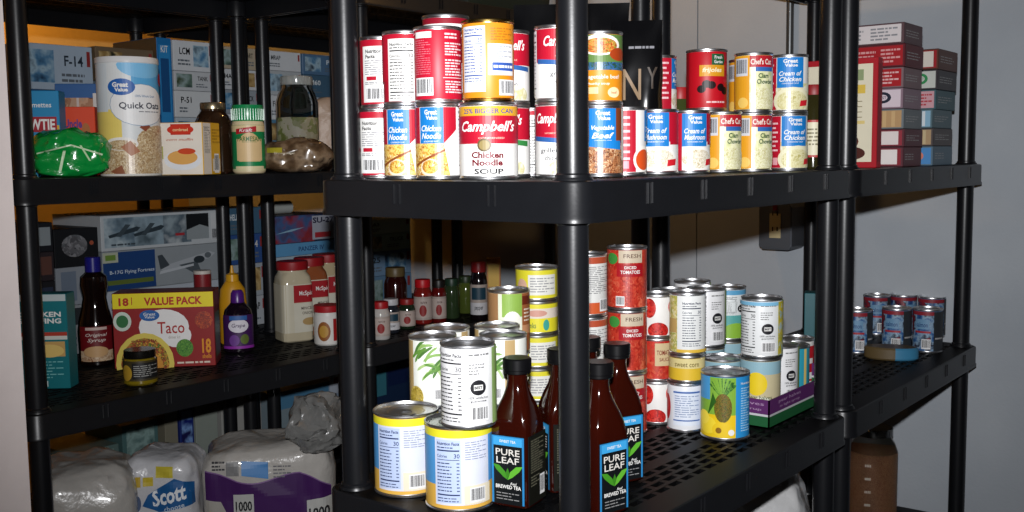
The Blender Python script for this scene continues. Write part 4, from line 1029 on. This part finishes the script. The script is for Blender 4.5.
# ================================================================ left unit, middle shelf
def art_chk(A):
    A.rect(0, .93, 1, 1, '#b8c4c4'); A.text('CHICKEN', .5, .79, .055, WHT, w=.8, bold=.03); A.text('STUFFING', .5, .72, .055, WHT, w=.8, bold=.03); A.rect(0, .52, 1, .6, '#cfd0c8'); A.rect(0, .56, 1, .6, '#b03c2c')
    A.rect(.2, .34, .95, .5, '#c8a060'); A.ell(.65, .4, .28, .07, '#e0c070'); A.lines(.3, .1, .9, .3, 6, '#7cc0c0', .3); A.rect(.35, .02, .6, .08, '#c8d8d8')
bx('stuffing_box', 'teal chicken stuffing carton behind the far left post', 43, 2.27, z2, .118, .05, .212, -22, '#147078', {'front': art_chk}, py=380)
def art_taco(A):
    A.rect(0, 0, 1, 1, '#8c1414'); A.rect(0, .80, 1, 1, '#e6d41c'); A.text('18', .11, .89, .11, '#b02814', w=.1, bold=.04); A.text('|', .19, .9, .1, '#b02814'); A.text('VALUE PACK', .6, .89, .11, '#b02814', w=.58, bold=.04)
    A.ell(.5, .54, .25, .24, '#e4e2e0'); A.ell(.62, .42, .15, .16, '#e4e2e0'); A.ell(.36, .7, .1, .075, '#1c5ca0'); A.text('Great', .36, .72, .04, WHT, w=.12); A.text('Value', .36, .68, .035, WHT, w=.1)
    A.text('Taco', .57, .53, .16, '#a82018', w=.27, bold=.01); A.text('dinner kit', .6, .4, .04, '#b0a8a0', w=.12)
    A.ell(.09, .63, .09, .13, '#c8d4c8'); A.ell(.09, .63, .06, .085, '#2c6c3c'); A.ell(.3, .05, .29, .42, '#d9c458'); A.ell(.3, .05, .24, .35, pic(['#6a2c10', '#b05820', '#d8a838', '#3c6c1c', '#8c2414'], 70))
    A.ell(.3, .0, .18, .24, '#c88830'); A.text('easy kit', .3, .36, .05, '#7c2810', w=.26); A.ell(.7, .25, .085, .12, pic(['#1c5014', '#3c8428', '#74a83c'], 120)); A.text('18', .92, .27, .2, '#d88c14', w=.09, bold=.03); A.text('shells', .92, .13, .06, '#d88c14', w=.09)
    A.lines(.62, .03, .95, .07, 1, '#d8c8b8', .6); A.ell(.9, .62, .09, .12, pic(['#a02c10', '#6c1410', '#c8541c'], 90))
bx('taco_kit_box', "red taco dinner kit carton with yellow 'VALUE PACK' band", 165.5, 2.50, z2, .238, .09, .184, -11, '#7c1412', {'front': art_taco, 'right': lambda A: (A.rect(0, .8, 1, 1, '#8a3014'), A.rect(.1, .1, .9, .7, '#5c6c58'))}, py=360)
# syrup
def bottle(name, label, px, d, z0, prof, body, capprof, capm, lab=None, turn=0, cat='bottle', py=330, ell=1, sq=0, group=None):
    u, v = atD(px, d, py); root = link(name, None, None, (u, v, z0), facing(u, v, turn)); tag(root, label, cat, group)
    b = MB(); b.loft(prof, body, 36, ell=ell); b.build('bottle_body', root)
    b = MB(); b.loft(capprof, capm, 28); b.build('cap', root)
    if lab:
        rr, y0, y1, base, span, fn = lab; b = MB(); n = 24
        P = lambda x, y, o: ((rr+o)*math.sin(x/rr), -(rr*ell+o)*math.cos(x/rr), y0 + y)
        for i in range(n):
            a0, a1 = -span + 2*span*i/n, -span + 2*span*(i+1)/n; b.poly([P(a0*rr, 0, 0), P(a1*rr, 0, 0), P(a1*rr, y1-y0, 0), P(a0*rr, y1-y0, 0)], base, True)
        A = Art(rr, y1 - y0); fn(A); A.emit(b, P); b.build('paper_label', root)
    return root
SYR = mat('#120807', .06, 0, .1, coat=.7)
def art_syr(A):
    A.rect(-1, 0, 1, 1, '#6c1018'); A.rect(-1, 0, 1, .3, pic(['#b08c68', '#d8c0a0', '#8c5c38'], 50)); A.ell(-.05, .28, .7, .16, '#c8a070'); A.rect(-.6, .9, .6, .98, '#c8b0a8'); A.text('Original', 0, .75, .12, '#d8c8c0', w=1.2, shear=.3); A.text('Syrup', 0, .6, .13, '#d8c8c0', w=1.0, shear=.3)
bottle('syrup_bottle', 'dark pancake syrup bottle with blue cap left of the taco kit', 96, 2.55, z2, [(0, .036), (.005, .041), (.085, .043), (.113, .039), (.14, .032), (.17, .027), (.198, .033), (.22, .031), (.231, .018), (.242, .016)], SYR,
       [(.231, .0175), (.232, .019), (.266, .0185), (.268, .017)], mat('#1c1c78', .3), (.0430, .014, .100, '#6c1018', .95, art_syr))
# mustard jar small in front of the taco kit
def art_salsa(A): A.rect(-.5, .1, 1.3, .9, '#1c1c1c'); A.lines(-.4, .2, 1.2, .8, 6, '#a0a09c', .35); A.ell(-.9, .4, .4, .4, '#b08c2c')
u, v = at(141, 383, T2)
jar('salsa_jar', 'small jar of yellow relish with black lid in front of the taco kit', u, v, z2, .037, .078, mat('#7c6a14', .1, coat=.5), mat('#14120f', .25, .3), lab=('#3c341c', .14, .72, art_salsa), neck=.88, lidh=.016)
def art_spice(A): A.rect(-3, .3, 3, .8, '#5c1418'); A.text('cinnamon', 0, .55, .2, '#c8a8a0', w=1.2)
row_u, row_v = atD(202.5, 2.72, 280)
b = MB(); root = link('spice_tin', None, None, (row_u, row_v, z2), facing(row_u, row_v, 0)); tag(root, 'small maroon spice tin with white lid rising behind the taco kit', 'tin')
b.loft([(0, .021), (.002, .0222), (.205, .0222)], '#7a1a20', 28); b.build('body', root); b = MB(); b.loft([(.205, .0226), (.213, .0226), (.214, .021)], '#c0b8b0', 28); b.build('lid', root)
bottle('mustard_bottle', 'yellow mustard squeeze bottle behind the grape jelly', 234, 2.83, z2, [(0, .034), (.004, .037), (.11, .037), (.15, .033), (.17, .02), (.178, .014)], mat('#c8901a', .35),
       [(.17, .016), (.172, .018), (.19, .017), (.195, .006), (.215, .003)], mat('#d0981c', .3), ell=.7)
def art_grape(A): A.rect(-1.3, 0, 1.3, 1, '#3c1850'); A.ell(0, .68, .7, .2, '#d8d4dc'); A.text('Grape', 0, .68, .15, '#3c2450', w=.9, shear=.2); A.rect(-.6, .85, .6, .98, '#2c5c9c'); A.ell(-.3, .25, .35, .17, '#6c3c8c'); A.ell(.4, .28, .3, .15, '#5c6c2c'); A.rect(-1.3, 0, 1.3, .08, '#8c2c9c')
bottle('jelly_bottle', 'purple grape jelly squeeze bottle right of the taco kit', 238.5, 2.70, z2, [(0, .033), (.004, .038), (.09, .0385), (.112, .034), (.125, .022), (.135, .015)], mat('#140a16', .08, coat=.6),
       [(.13, .0165), (.132, .018), (.155, .0165), (.163, .012)], mat('#4c1c74', .3), (.0388, .012, .1, '#3c1850', 1.3, art_grape), ell=.75)
def art_shake(A): A.rect(-.3, .62, 1.3, .98, '#9c1c24'); A.text('McSpice', .5, .8, .12, WHT, w=.9); A.rect(-.3, 0, 1.3, .6, '#c8c4b4'); A.text('MINCED', .5, .5, .06, '#3c3028', w=.7); A.text('ONION', .5, .4, .06, '#3c3028', w=.6); A.ell(.6, .22, .4, .08, '#a88c5c')
for px, d, t, fc, lb in ((294, 2.87, 0, '#b8ae94', 'large square seasoning jar with red lid, leftmost of the three'), (311, 2.975, 0, '#8a4c2c', 'large square seasoning jar with red lid and brown contents, middle of the three'), (329, 3.08, 0, '#b0a080', 'large square seasoning jar with red lid, rightmost of the three, beside the post')):
    u, v = atD(px, d, 330)
    jar('seasoning_jar', lb, u, v, z2, .0445, .222, mat(fc, .12, coat=.4), '#8e1018', lab=('#c4beaa', .12, .72, art_shake), neck=.92, lidh=.022, sq=.7, group='large seasoning jars', turn=t + 20)
def art_tub(A): A.ell(-.3, .45, .5, .35, '#8c5424'); A.ell(-.3, .45, .35, .22, '#b88c3c'); A.rect(.4, .1, 1.2, .9, '#9c1c1c')
u, v = atD(328, 2.80, 335)
jar('bouillon_jar', 'small white tub with red lid in front of the large seasoning jars', u, v, z2, .037, .108, '#d0cec8', '#a01820', lab=('#d6d2cc', .05, .75, art_tub), neck=.95, lidh=.016)
# spices seen under the near shelf, on the second left unit
def art_sp(A): A.rect(-1.3, .1, 1.3, .9, '#b8a8a0'); A.ell(0, .4, .4, .25, '#8c1c1c'); A.text('spice', .1, .75, .15, '#4c2c28', w=.7)
def art_sp2(A): A.rect(-1.3, .0, 1.3, .4, '#c8c8cc'); A.rect(-.9, .5, .9, .9, '#1c3c4c'); A.text('pepper', 0, .2, .15, '#20262c', w=1)
SP = [(380.5, 2.87, .026, .105, '#b8b4b0', '#a0141c', art_sp, 'small white spice jar with red cap nearest the left post of the near unit'),
      (391, 2.98, .025, .098, '#20242c', '#b8b8bc', art_sp2, 'dark pepper shaker with pale cap beside a white spice jar'),
      (396, 3.26, .036, .16, '#2c0c0a', '#5c4c2c', None, 'dark jar with gold lid behind the small spice jars'),
      (407, 3.05, .025, .088, '#1c2c1c', '#8c1c1c', art_sp, 'short green spice jar with dark red top'),
      (423, 3.14, .028, .135, '#7c1c18', '#b8101c', art_sp, 'spice jar with bright red cap and red contents'),
      (439, 3.16, .023, .13, '#5c1010', '#14100e', art_sp, 'red hot sauce bottle with black cap'),
      (452, 3.24, .025, .125, '#2c3c24', '#1c3424', None, 'green pickle jar, left of the two green jars'),
      (466, 3.35, .027, .12, '#4c5824', '#24341c', None, 'olive green jar, right of the two green jars'),
      (479, 3.2, .027, .18, '#120c10', '#7c1418', art_sp2, 'tall dark bottle with a red cap behind the green bean cans')]
for px, d, r, h, c, lc, fn, lb in SP:
    u, v = atD(px, d, 310)
    jar('spice_jar', lb, u, v, z2, r, h, mat(c, .1, coat=.5), lc, lab=('#a89c94', .1, .62, fn) if fn else None, neck=.8, lidh=h*.16, group='small jars on the second left unit')
bx('cereal_box', 'narrow orange carton right of the tall dark bottle', 494, 3.3, z2, .045, .05, .18, 0, '#a86c1c', {'front': lambda A: (A.rect(.1, .5, .9, .9, '#c8a02c'), A.text('rice', .5, .3, .1, '#5c1c10', w=.6))}, py=300)

# ================================================================ rear units: model kits
GK = 'model kit boxes on the rear shelves'
BL = ['#9fb2c4', '#b6bdc4', '#7f97ae', '#c2c6c8', '#5f7f9c', '#a9a9a4', '#86909a']
def kitart(c, ink, seed, txt):
    def f(A):
        r = random.Random(seed); A.rect(.015, .04, .985, .96, c); x = .05
        SC = pic([['#2c3c40', '#5c7468', '#8ca0a0', '#3c4c34'], ['#1c3450', '#4c7ca0', '#9cb8c8', '#2c3c4c'], ['#4c3c24', '#8c7040', '#b8a070', '#2c2c1c']][seed % 3], 22, vor=False, seed=seed)
        if seed % 4 != 3: A.rect(.05 + .45*(seed % 2), .15, .45 + .45*(seed % 2), .88, SC)
        tx = .73 - .45*(seed % 2); A.text(txt, tx, .66, .24, ink, w=.27, bold=.02); A.lines(tx-.18, .15, tx+.15, .4, 2, '#5c646c', .5, seed)
        A.rect(.92, .55, .97, .9, '#8c2c2c')
    return f
names = ['M4A3', 'STUART', 'TIGER', 'SU-27', 'F-14', 'PANZER', 'MRAP', 'JEEP', 'T-34', 'SCHELL', 'M60', 'P-51', 'TANK', 'LCM', 'HUMVEE', 'B-25', 'TRUCK']
cnt = 0
def kit(U0, U1, V, z0, h, dep, c, ink, label, art=None, seed=None, leftc=None):
    """flat kit carton whose long face looks towards the aisle"""
    global cnt
    cnt += 1; sd = cnt if seed is None else seed
    return carton('model_kit_box', label, 'box', (U0+U1)/2, V + dep/2, z0, (U1-U0, dep, h - .0008), 0, c, {'front': art or kitart(c, ink, sd, names[sd % len(names)])}, GK)
# top shelf stacks : (px0, px1, [heights], description)
zdesc = {5: ['bottom', 'second', 'middle', 'fourth', 'topmost'], 4: ['bottom', 'second', 'third', 'topmost'], 6: ['bottom', 'second', 'third', 'fourth', 'fifth', 'topmost']}
def stack(px0, px1, V, zt_, hs, where, cols, py=120, dep=.26):
    U0 = atV(px0, V, py)[0]; U1 = atV(px1, V, py)[0] - .004; zz = zt_ + .0005
    for i, h in enumerate(hs):
        j = R.uniform(-.004, .004); c, ink = cols[i % len(cols)]
        kit(U0, U1, V + abs(j), zz, h, dep, c, ink, f'{zdesc[len(hs)][i]} box of the kit stack {where}'); zz += h
DT = T3
LC = [('#a9b4be', '#1c2430'), ('#c4c8ca', '#202020'), ('#7fa0bc', '#f0f0f0'), ('#b9bec2', '#1c1c24'), ('#5c88ac', '#e8e8e8')]
stack(24, 97, 2.568, DT, [.08, .07, .065, .115], 'above the blue pasta box on the rear shelf', [('#4c7ca4', '#f0f0f0'), ('#9cb4c8', '#202830'), ('#2c5c8c', '#e8e8e8'), ('#a4b4c4', '#24303c')])
stack(99, 158, 2.568, DT, [.08, .085, .08, .09], 'behind the oats canister', [('#8c7c68', '#302820'), ('#a8b0b4', '#202020'), ('#7c8c98', '#101010'), ('#6c5c48', '#403020')])
stack(176, 216, 2.568, DT, [.075, .08, .075, .055, .085], 'seen left of the three thin rear posts', [('#c0c4c8', '#202028'), ('#aab4bc', '#202028'), ('#c6cacc', '#181818'), ('#b8bcc0', '#181818'), ('#c8ccd0', '#101014')])
stack(217, 262, 2.568, DT, [.09, .08, .07, .06, .065], 'seen between the three thin rear posts', [('#5c6c84', '#e0e0e0'), ('#b8bcc4', '#202020'), ('#8c949c', '#101010'), ('#c0c4c8', '#1c1c1c'), ('#a89c88', '#30281c')])
u0 = atV(158.5, 2.568, 80)[0]; u1 = atV(173, 2.568, 80)[0]
carton('model_kit_box', 'upright bright blue kit box left of the white kit stack', 'box', (u0+u1)/2, 2.68, DT + .0005, (u1-u0, .22, .372), 0, '#1c6ca8', {'front': lambda A: (A.rect(.1, .05, .9, .95, '#2c84c0'), A.rect(.2, .45, .8, .85, '#184c80'), A.text('KIT', .5, .92, .05, WHT, w=.5)), 'left': lambda A: A.rect(0, 0, 1, 1, '#5c4a34')}, GK)
stack(268, 304, 2.568, DT, [.08, .075, .075, .075, .06], 'above the clear glass jar on the rear shelf', [('#2c4c84', '#d8a8b0'), ('#4c7c9c', '#e8e8e8'), ('#c4c8cc', '#202020'), ('#aab0b4', '#202020'), ('#c8ccd0', '#303840')])
stack(305, 345, 2.568, DT, [.08, .075, .075, .07, .065], 'right above the tan bag on the rear shelf', [('#7c8c98', '#202020'), ('#b8bcc0', '#202020'), ('#a8b8c8', '#202830'), ('#3c5c74', '#d0d8dc'), ('#4c6c8c', '#d8e0e8')])
# middle rear shelf
def art_b24(A):
    A.rect(.0, .0, 1, 1, '#b6bcc0'); P = pic(['#33434f', '#6b808e', '#a8b8c0', '#475863'], 14, vor=False, seed=3)
    A.rect(.02, .08, .26, .94, P); A.rect(.26, .08, .5, .94, pic(['#5c707c', '#8ca0ac', '#384850'], 14, vor=False, seed=5)); A.rect(.5, .08, .74, .94, pic(['#8c9ca4', '#4c5c68', '#b0b8bc'], 18, vor=False, seed=6))
    A.rect(.7, .3, .9, .94, '#15181c'); A.poly([(.7, .15), (.9, .15), (.9, .5), (.82, .6), (.7, .45)], '#8c9498')
    for cx in (.18, .38): A.poly([(cx-.12, .36), (cx+.1, .52), (cx+.13, .62), (cx+.1, .66), (cx-.13, .44)], '#2c3840'); A.poly([(cx-.03, .38), (cx+.05, .72), (cx+.01, .74), (cx-.07, .4)], '#3c4850')
    A.rect(.6, .3, .68, .38, '#a02c34'); A.rect(.92, .08, .985, .94, '#c2c6c8'); A.bars(.925, .1, .98, .45, bg='#b0b4b8'); A.lines(.07, .12, .26, .2, 1, '#3c4850', .6)
def art_b17(A):
    A.rect(0, 0, 1, 1, '#8e959a'); A.rect(.0, .02, .42, .98, '#1c3f74'); A.rect(0, .72, .12, .98, '#aeb4a0'); A.rect(.02, .78, .1, .92, '#6c8c3c'); A.text('B-17G Flying Fortress', .23, .45, .12, '#c8d4e0', w=.36); A.rect(.02, .14, .4, .26, '#5c6c30'); A.rect(.0, .0, .42, .1, '#1c3f74')
    PL_ = '#3c444a'
    A.poly([(.46, .42), (.5, .36), (.9, .62), (.95, .74), (.9, .8), (.5, .52)], '#a4aab0'); A.poly([(.46, .42), (.44, .8), (.48, .82), (.54, .52)], PL_); A.poly([(.62, .5), (.76, .22), (.82, .24), (.78, .56)], '#4c545a'); A.poly([(.45, .3), (.75, .44), (.75, .5), (.46, .38)], '#b4bac0'); A.ell(.8, .6, .05, .1, '#2c343a'); A.ell(.88, .7, .03, .08, '#5c646a')
def art_su(A):
    A.rect(0, 0, 1, 1, '#aab2bc'); A.text('SU-27 FLANKER', .3, .6, .4, '#1c3468', w=.5, bold=.02); A.lines(.6, .3, .95, .8, 3, '#5c6470', .4)
Vb = 2.568; ua, ub = atV(101, Vb, 235)[0], atV(220, Vb, 235)[0]
zz = z2
for h, c, a, lb in ((.062, '#9ea4aa', None, 'grey kit box at the very bottom of the stack behind the taco kit'), (.092, '#b0b6bc', art_su, 'white kit box lettered in blue, just below the blue and grey bomber kit'), (.108, '#8e959a', art_b17, 'long kit box with blue panel and grey bomber picture'), (.096, '#b6bcc0', art_b24, 'long white kit box with aircraft photos, top of the stack behind the taco kit')):
    kit(ua, ub, Vb, zz, h, .25, c, '#202020', lb, a); zz += h
ul, ur = atV(55, Vb, 260)[0], atV(99, Vb, 260)[0]
zz = z2
for h, c, a, lb in ((.13, '#8c9094', lambda A: (A.rect(0, 0, 1, 1, '#8c9094'), A.text('1:48', .5, .3, .3, '#1c2c5c', w=.6), A.rect(.2, .6, .9, .95, '#2c3034')), 'pale grey kit box low beside the syrup bottle'),
                    (.10, '#888e96', lambda A: (A.rect(0, 0, 1, 1, '#8a9098'), A.rect(.1, .1, .45, .9, '#6c7888')), 'plain grey kit box behind the syrup bottle cap'),
                    (.10, '#14161a', lambda A: (A.rect(0, 0, 1, 1, '#14161a'), A.ell(.45, .55, .3, .3, pic(['#3c3c40', '#8c8c90', '#585c60'], 40)), A.ell(.85, .6, .05, .06, '#a05038')), 'black kit box with a grey engine picture')):
    kit(ul, ur, Vb, zz, h, .22, c, '#202020', lb, a); zz += h
ul, ur = atV(12, Vb, 260)[0], atV(54, Vb, 260)[0]
zz = z2
for h, c, cc, lb in ((.1, '#242a34', '#3c4858', 'lowest dark kit box at the far left of the rear middle shelf'), (.1, '#1c1c20', '#2c3448', 'dark kit box, second from the bottom at the far left'), (.075, '#2c2428', '#5c3c34', 'dark brownish kit box, third up at the far left'), (.075, '#181a20', '#8c9498', 'black kit box with a pale label, top of the far left stack')):
    kit(ul, ur, Vb, zz, h, .22, c, '#202020', lb, (lambda cc: lambda A: (A.rect(.6, .2, .95, .85, cc), A.text('MK IV', .25, .5, .4, '#5c7c9c', w=.3)))(cc)); zz += h
ul, ur = atV(221, Vb, 260)[0], atV(266, Vb, 260)[0]
stack(221, 266, Vb, T2, [.09, .1, .09, .08], 'between the rear posts behind the mustard', [('#a4aab0', '#202020'), ('#98a0a8', '#202020'), ('#2c4c84', '#c8c8c8'), ('#3c5c74', '#c8d0d4')], 260)
def art_flanker(A):
    A.rect(0, 0, 1, 1, '#22304c'); A.rect(.0, .0, .65, 1, pic(['#1c2c58', '#8c2c34', '#3c5c8c', '#54202c'], 12, vor=False, seed=2)); A.poly([(.05, .35), (.3, .5), (.5, .55), (.3, .42)], '#8cb0c8'); A.rect(.62, .05, 1, .95, '#a8acb8'); A.text('SU-27', .8, .78, .22, '#1c1c3c', w=.34, bold=.03); A.rect(.66, .12, .92, .32, '#a82c34')
ul, ur = atV(271, Vb, 230)[0], atV(336, Vb, 230)[0]
zz = z2
for h, c, a, lb in ((.1, '#5c6c7c', None, 'grey kit box low behind the seasoning jars'), (.1, '#a4b4c0', None, 'pale kit box behind the red seasoning lids'), (.04, '#6ca0c8', lambda A: (A.rect(0, 0, 1, 1, '#5c98c4'), A.text('PANZER IV', .6, .5, .4, '#1c3c6c', w=.4)), 'thin light blue kit box behind the red seasoning lids'), (.088, '#22304c', art_flanker, 'red and blue kit box with a jet picture, right of the thin posts')):
    kit(ul, ur, Vb, zz, h, .22, c, '#202020', lb, a); zz += h
b = MB(); m = MB(); m.loft([(0, .0205), (.11, .0205)], mat('#b8bcb8', .3), 24)
b.mesh([(v_[2]-.055, v_[1], v_[0]+.0205) for v_ in m.v], m.f, mat('#a8aca8', .4), True)
o = b.build('paper_tube', None, ((ul+ur)/2 - .03, 2.67, zz + .0005)); tag(o, 'small pale tube lying on the red and blue jet kit box', 'tube')
ul, ur = atV(358, Vb, 300)[0], atV(412, Vb, 300)[0]
zz = z2
for h, c, lb in ((.1, '#5c7c98', 'blue kit box low behind the spice jars'), (.085, '#6c88a4', 'second blue kit box behind the spice jars'), (.06, '#9cb4a4', 'green kit box behind the spice jars'), (.05, '#b8c8b8', 'pale green kit box topping the stack behind the spice jars')):
    kit(ul, min(ur, 2.79), Vb, zz, h, .22, c, '#202828', lb); zz += h

# ================================================================ low shelves
z1 = T1 + .0005
PW = mat('#b4b0aa', .28, 0, .08, bump=.5, bscale=26, coat=.4)
PWW = mat('#c9c9cc', .3, 0, .06, bump=.5, bscale=24, coat=.3)
def art_quilt(A): A.rect(.25, 0, 1, .7, '#c2ccd0'); A.rect(.78, 0, 1, .5, '#8cb8d4'); A.ell(.6, .5, .1, .14, '#9cbcc4'); A.ell(.6, .5, .085, .12, '#c2ccd0'); A.ell(.75, .45, .1, .14, '#9cbcc4'); A.ell(.75, .45, .085, .12, '#c2ccd0')
def place(px, d, py=480): return atD(px, d, py)
u, v = place(88, 2.42)
blob('paper_roll_pack', 'clear-wrapped pack of paper rolls at the far left of the low shelf', 'pack', u, v + .01, z1, (.222, .28, .262), facing(u, v, 0), PW, .013, 12, 5, n=30, seed=11, art=[('front', (.17, .15, -.06, .04), art_quilt)], bulge=.12)
def art_scott(A):
    A.rect(.0, .72, .2, .9, '#c8b02c'); A.poly([(-.02, .32), (.1, .55), (.62, .86), (.98, .72), (.98, .28), (.3, .18)], '#1c5a94'); A.text('Scott', .5, .52, .34, '#e8ecf0', w=.7, shear=.25, bold=.03, rot=.22); A.text('choose', .6, .27, .1, '#c8d4e0', w=.4, rot=.2)
    A.rect(.25, .88, .6, 1.1, '#c8b83c')
u, v = place(166, 2.55)
blob('paper_towel_pack', 'white wrapped paper roll pack with a slanted blue and white logo', 'pack', u, v, z1, (.185, .2, .25), facing(u, v, -12), PWW, .010, 13, 4.5, n=30, seed=12, art=[('front', (.12, .12, -.035, .1), art_scott), ('front', (.05, .1, -.085, .11), lambda A: (A.rect(.1, .75, .9, 1, '#c0a02c'), A.ell(.3, .45, .2, .2, '#2c4c8c'), A.ell(.7, .35, .2, .2, '#4c5c7c'), A.rect(0, .55, .15, .9, '#a03c5c')))], bulge=.1)
PUP = '#3f1a55'
def art_purple(A):
    n = 24
    for i in range(n):
        x0, x1 = i/n, (i+1)/n; f = lambda x: .74 + .05*math.sin(x*9+1.2) - .18*max(0, x-.75)*3 + .12*max(0, .25-x)*2
        A.add([(x0, .2), (x1, .2), (x1, f(x1)), (x0, f(x0))], PUP); A.add([(x0, f(x0)), (x1, f(x1)), (x1, f(x1)+.015), (x0, f(x0)+.015)], '#7c5c8c')
    A.L += 2
    A.poly([(.0, .2), (.22, .2), (.12, .5), (.0, .52)], '#a8a49c'); A.poly([(.02, .2), (.08, .2), (.03, .4)], '#c8b02c')
    A.rect(.22, .28, .38, .58, '#b8b8b4'); A.text('1000', .3, .44, .12, '#202024', w=.13, bold=.03); A.rect(.8, .12, 1.0, .46, '#b8b8b4'); A.text('1000', .9, .3, .13, '#202024', w=.17, bold=.03)
    A.poly([(.29, .8), (.5, .74), (.5, .93), (.29, .96)], '#3c7cb8'); A.lines(.54, .74, .68, .9, 4, '#6c6c70', .4); A.rect(.17, .8, .27, .96, '#7c7c7c'); A.lines(.06, .86, .16, .98, 3, '#3c3c40', .5); A.rect(.4, .2, .44, .24, '#3c7cb8')
u, v = place(271, 2.665)
blob('toilet_paper_pack', 'large white and purple toilet paper pack on the low shelf', 'pack', u, v, z1, (.325, .24, .25), facing(u, v, -3), PW, .010, 11, 5.5, n=34, seed=13, art=[('front', (.31, .22, -.155, .01), art_purple)], bulge=.12)
PLB = mat('#8c8c8a', .2, 0, .1, trans=.35, bump=.8, bscale=30, coat=.3)
u, v = place(317, 2.60, 430)
blob('plastic_bag', 'crinkled clear plastic bag heaped on the toilet paper pack', 'bag', u, v - .01, z1 + .232, (.145, .13, .135), .3, PLB, .03, 15, 2.6, n=26, seed=21)
# rear low shelf boxes
def low(px0, px1, V, ztop, c, lb, art=None, dep=.2, py=430):
    a, b_ = atV(px0, V, py)[0], atV(px1, V, py)[0]
    carton('storage_box', lb, 'box', (a+b_)/2, V + dep/2, z1, (b_-a, dep, EYE + ztop - z1), 0, c, {'front': art} if art else {}, 'boxes on the low rear shelf')
low(70, 118, 2.62, -.775, '#5c7470', 'grey-green box at the left of the low rear shelf', lambda A: A.rect(.1, .6, .9, .95, '#7c948c'))
low(122, 158, 2.62, -.73, '#4c6c6c', 'teal green box on the low rear shelf', lambda A: A.rect(.1, .1, .9, .95, pic(['#3c5c5c', '#8ca8a4', '#243c3c'], 20, vor=False)))
low(165, 178, 2.62, -.72, '#7c7868', 'narrow tan box on the low rear shelf')
low(180, 194, 2.62, -.72, '#1c2c70', 'dark blue box on the low rear shelf', lambda A: A.rect(.1, .1, .9, .98, pic(['#14206c', '#7ca0d8', '#1c1c50'], 25, vor=False)))
low(196, 218, 2.62, -.70, '#8c948c', 'pale box left of the thin posts on the low rear shelf')
low(222, 262, 2.62, -.71, '#9c9c98', 'pale box seen between the thin posts on the low rear shelf')
low(272, 330, 2.62, -.735, '#7c8c94', 'wide blue and white box on the low rear shelf', lambda A: (A.rect(0, .75, 1, 1, '#4c7c9c'), A.rect(0, .6, .15, .8, '#a02c24'), A.rect(.3, .5, 1, .7, '#a8a498')))
low(331, 350, 2.62, -.66, '#8c9cb0', 'white and red box beside the near unit post on the low rear shelf', lambda A: (A.rect(0, .6, 1, .9, '#b0b8c4'), A.rect(.2, .72, .8, .78, '#8c2c34')))
a_, b__ = atV(372, 2.62, 390)[0], min(atV(412, 2.62, 390)[0], 2.79)
carton('storage_box', 'blue and teal box on the low shelf seen beside the big fruit can', 'box', (a_+b__)/2, 2.72, z1, (b__-a_, .2, .27), 0, '#1c3050', {'front': lambda A: (A.rect(0, .5, .35, 1, '#3c7c8c'), A.rect(.4, .6, .9, .95, '#14244c'))}, 'boxes on the low rear shelf')
# right: low shelf of the near and right units
GJ = mat('#f4f8f6', .04, 0, .02, trans=1, ior=1.12)
u, v = atD(873, 2.7, 470)
root = jar('mason_jar', 'tall glass canning jar of brown grain below the right unit', u, v, z1, .062, .248, GJ, mat('#8c8c8c', .25, 1), fill=pic(['#7a4c34', '#9a6a4c', '#a87c5c', '#8a5a40'], 120), neck=.74, lidh=.018, fillh=.8)
b = MB()
for k in range(4):
    zz = .05 + k*.035
    for i in range(4): b.box((-.02 + i*.004*(1 if k % 2 else .6), -.0646, zz), (-.017 + i*.004, -.0636, zz + .006), '#c0b8ac')
b.build('embossed_mark', root)
u, v = place(782, 2.12, 500)
blob('plastic_bag', 'white plastic bag of goods on the low shelf under the near unit', 'bag', u + .02, v + .06, z1, (.2, .26, .31), facing(u, v, 0), mat('#c4c4c4', .25, bump=.6, bscale=26, coat=.4), .015, 10, 3.5, seed=31)
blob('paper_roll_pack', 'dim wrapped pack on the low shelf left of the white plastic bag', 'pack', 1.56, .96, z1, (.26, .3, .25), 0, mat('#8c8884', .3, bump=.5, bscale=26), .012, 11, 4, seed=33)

# dark bins stored on the top tier of the second left unit
for u_, v_, w_, lb in ((2.11, 2.235, .40, 'dark green storage bin on the topmost left tier, left of its neighbour'), (2.60, 2.235, .50, 'dark green storage bin on the topmost left tier nearest the far wall')):
    root = link('storage_bin', None, None, (u_, v_, T4 - .018 + .0005)); tag(root, lb, 'bin', 'dark storage bins')
    b = MB(); b.loft([(0, w_*.42, .9), (.005, w_*.44, .9), (.2, w_*.47, .9), (.2, w_*.49, .9), (.212, w_*.49, .9)], mat('#16221c', .5), 40, ell=.85); b.build('tub', root)
    b = MB(); b.loft([(.212, w_*.5, .9), (.226, w_*.5, .9), (.232, w_*.47, .9)], mat('#141a18', .5), 40, ell=.85); b.build('bin_lid', root)

settle([(u0+cx, v0+cy) for u0, v0 in ((1.030, .714), (1.945, .714)) for cx in (INS, LEN-INS) for cy in (INS, WID-INS)])
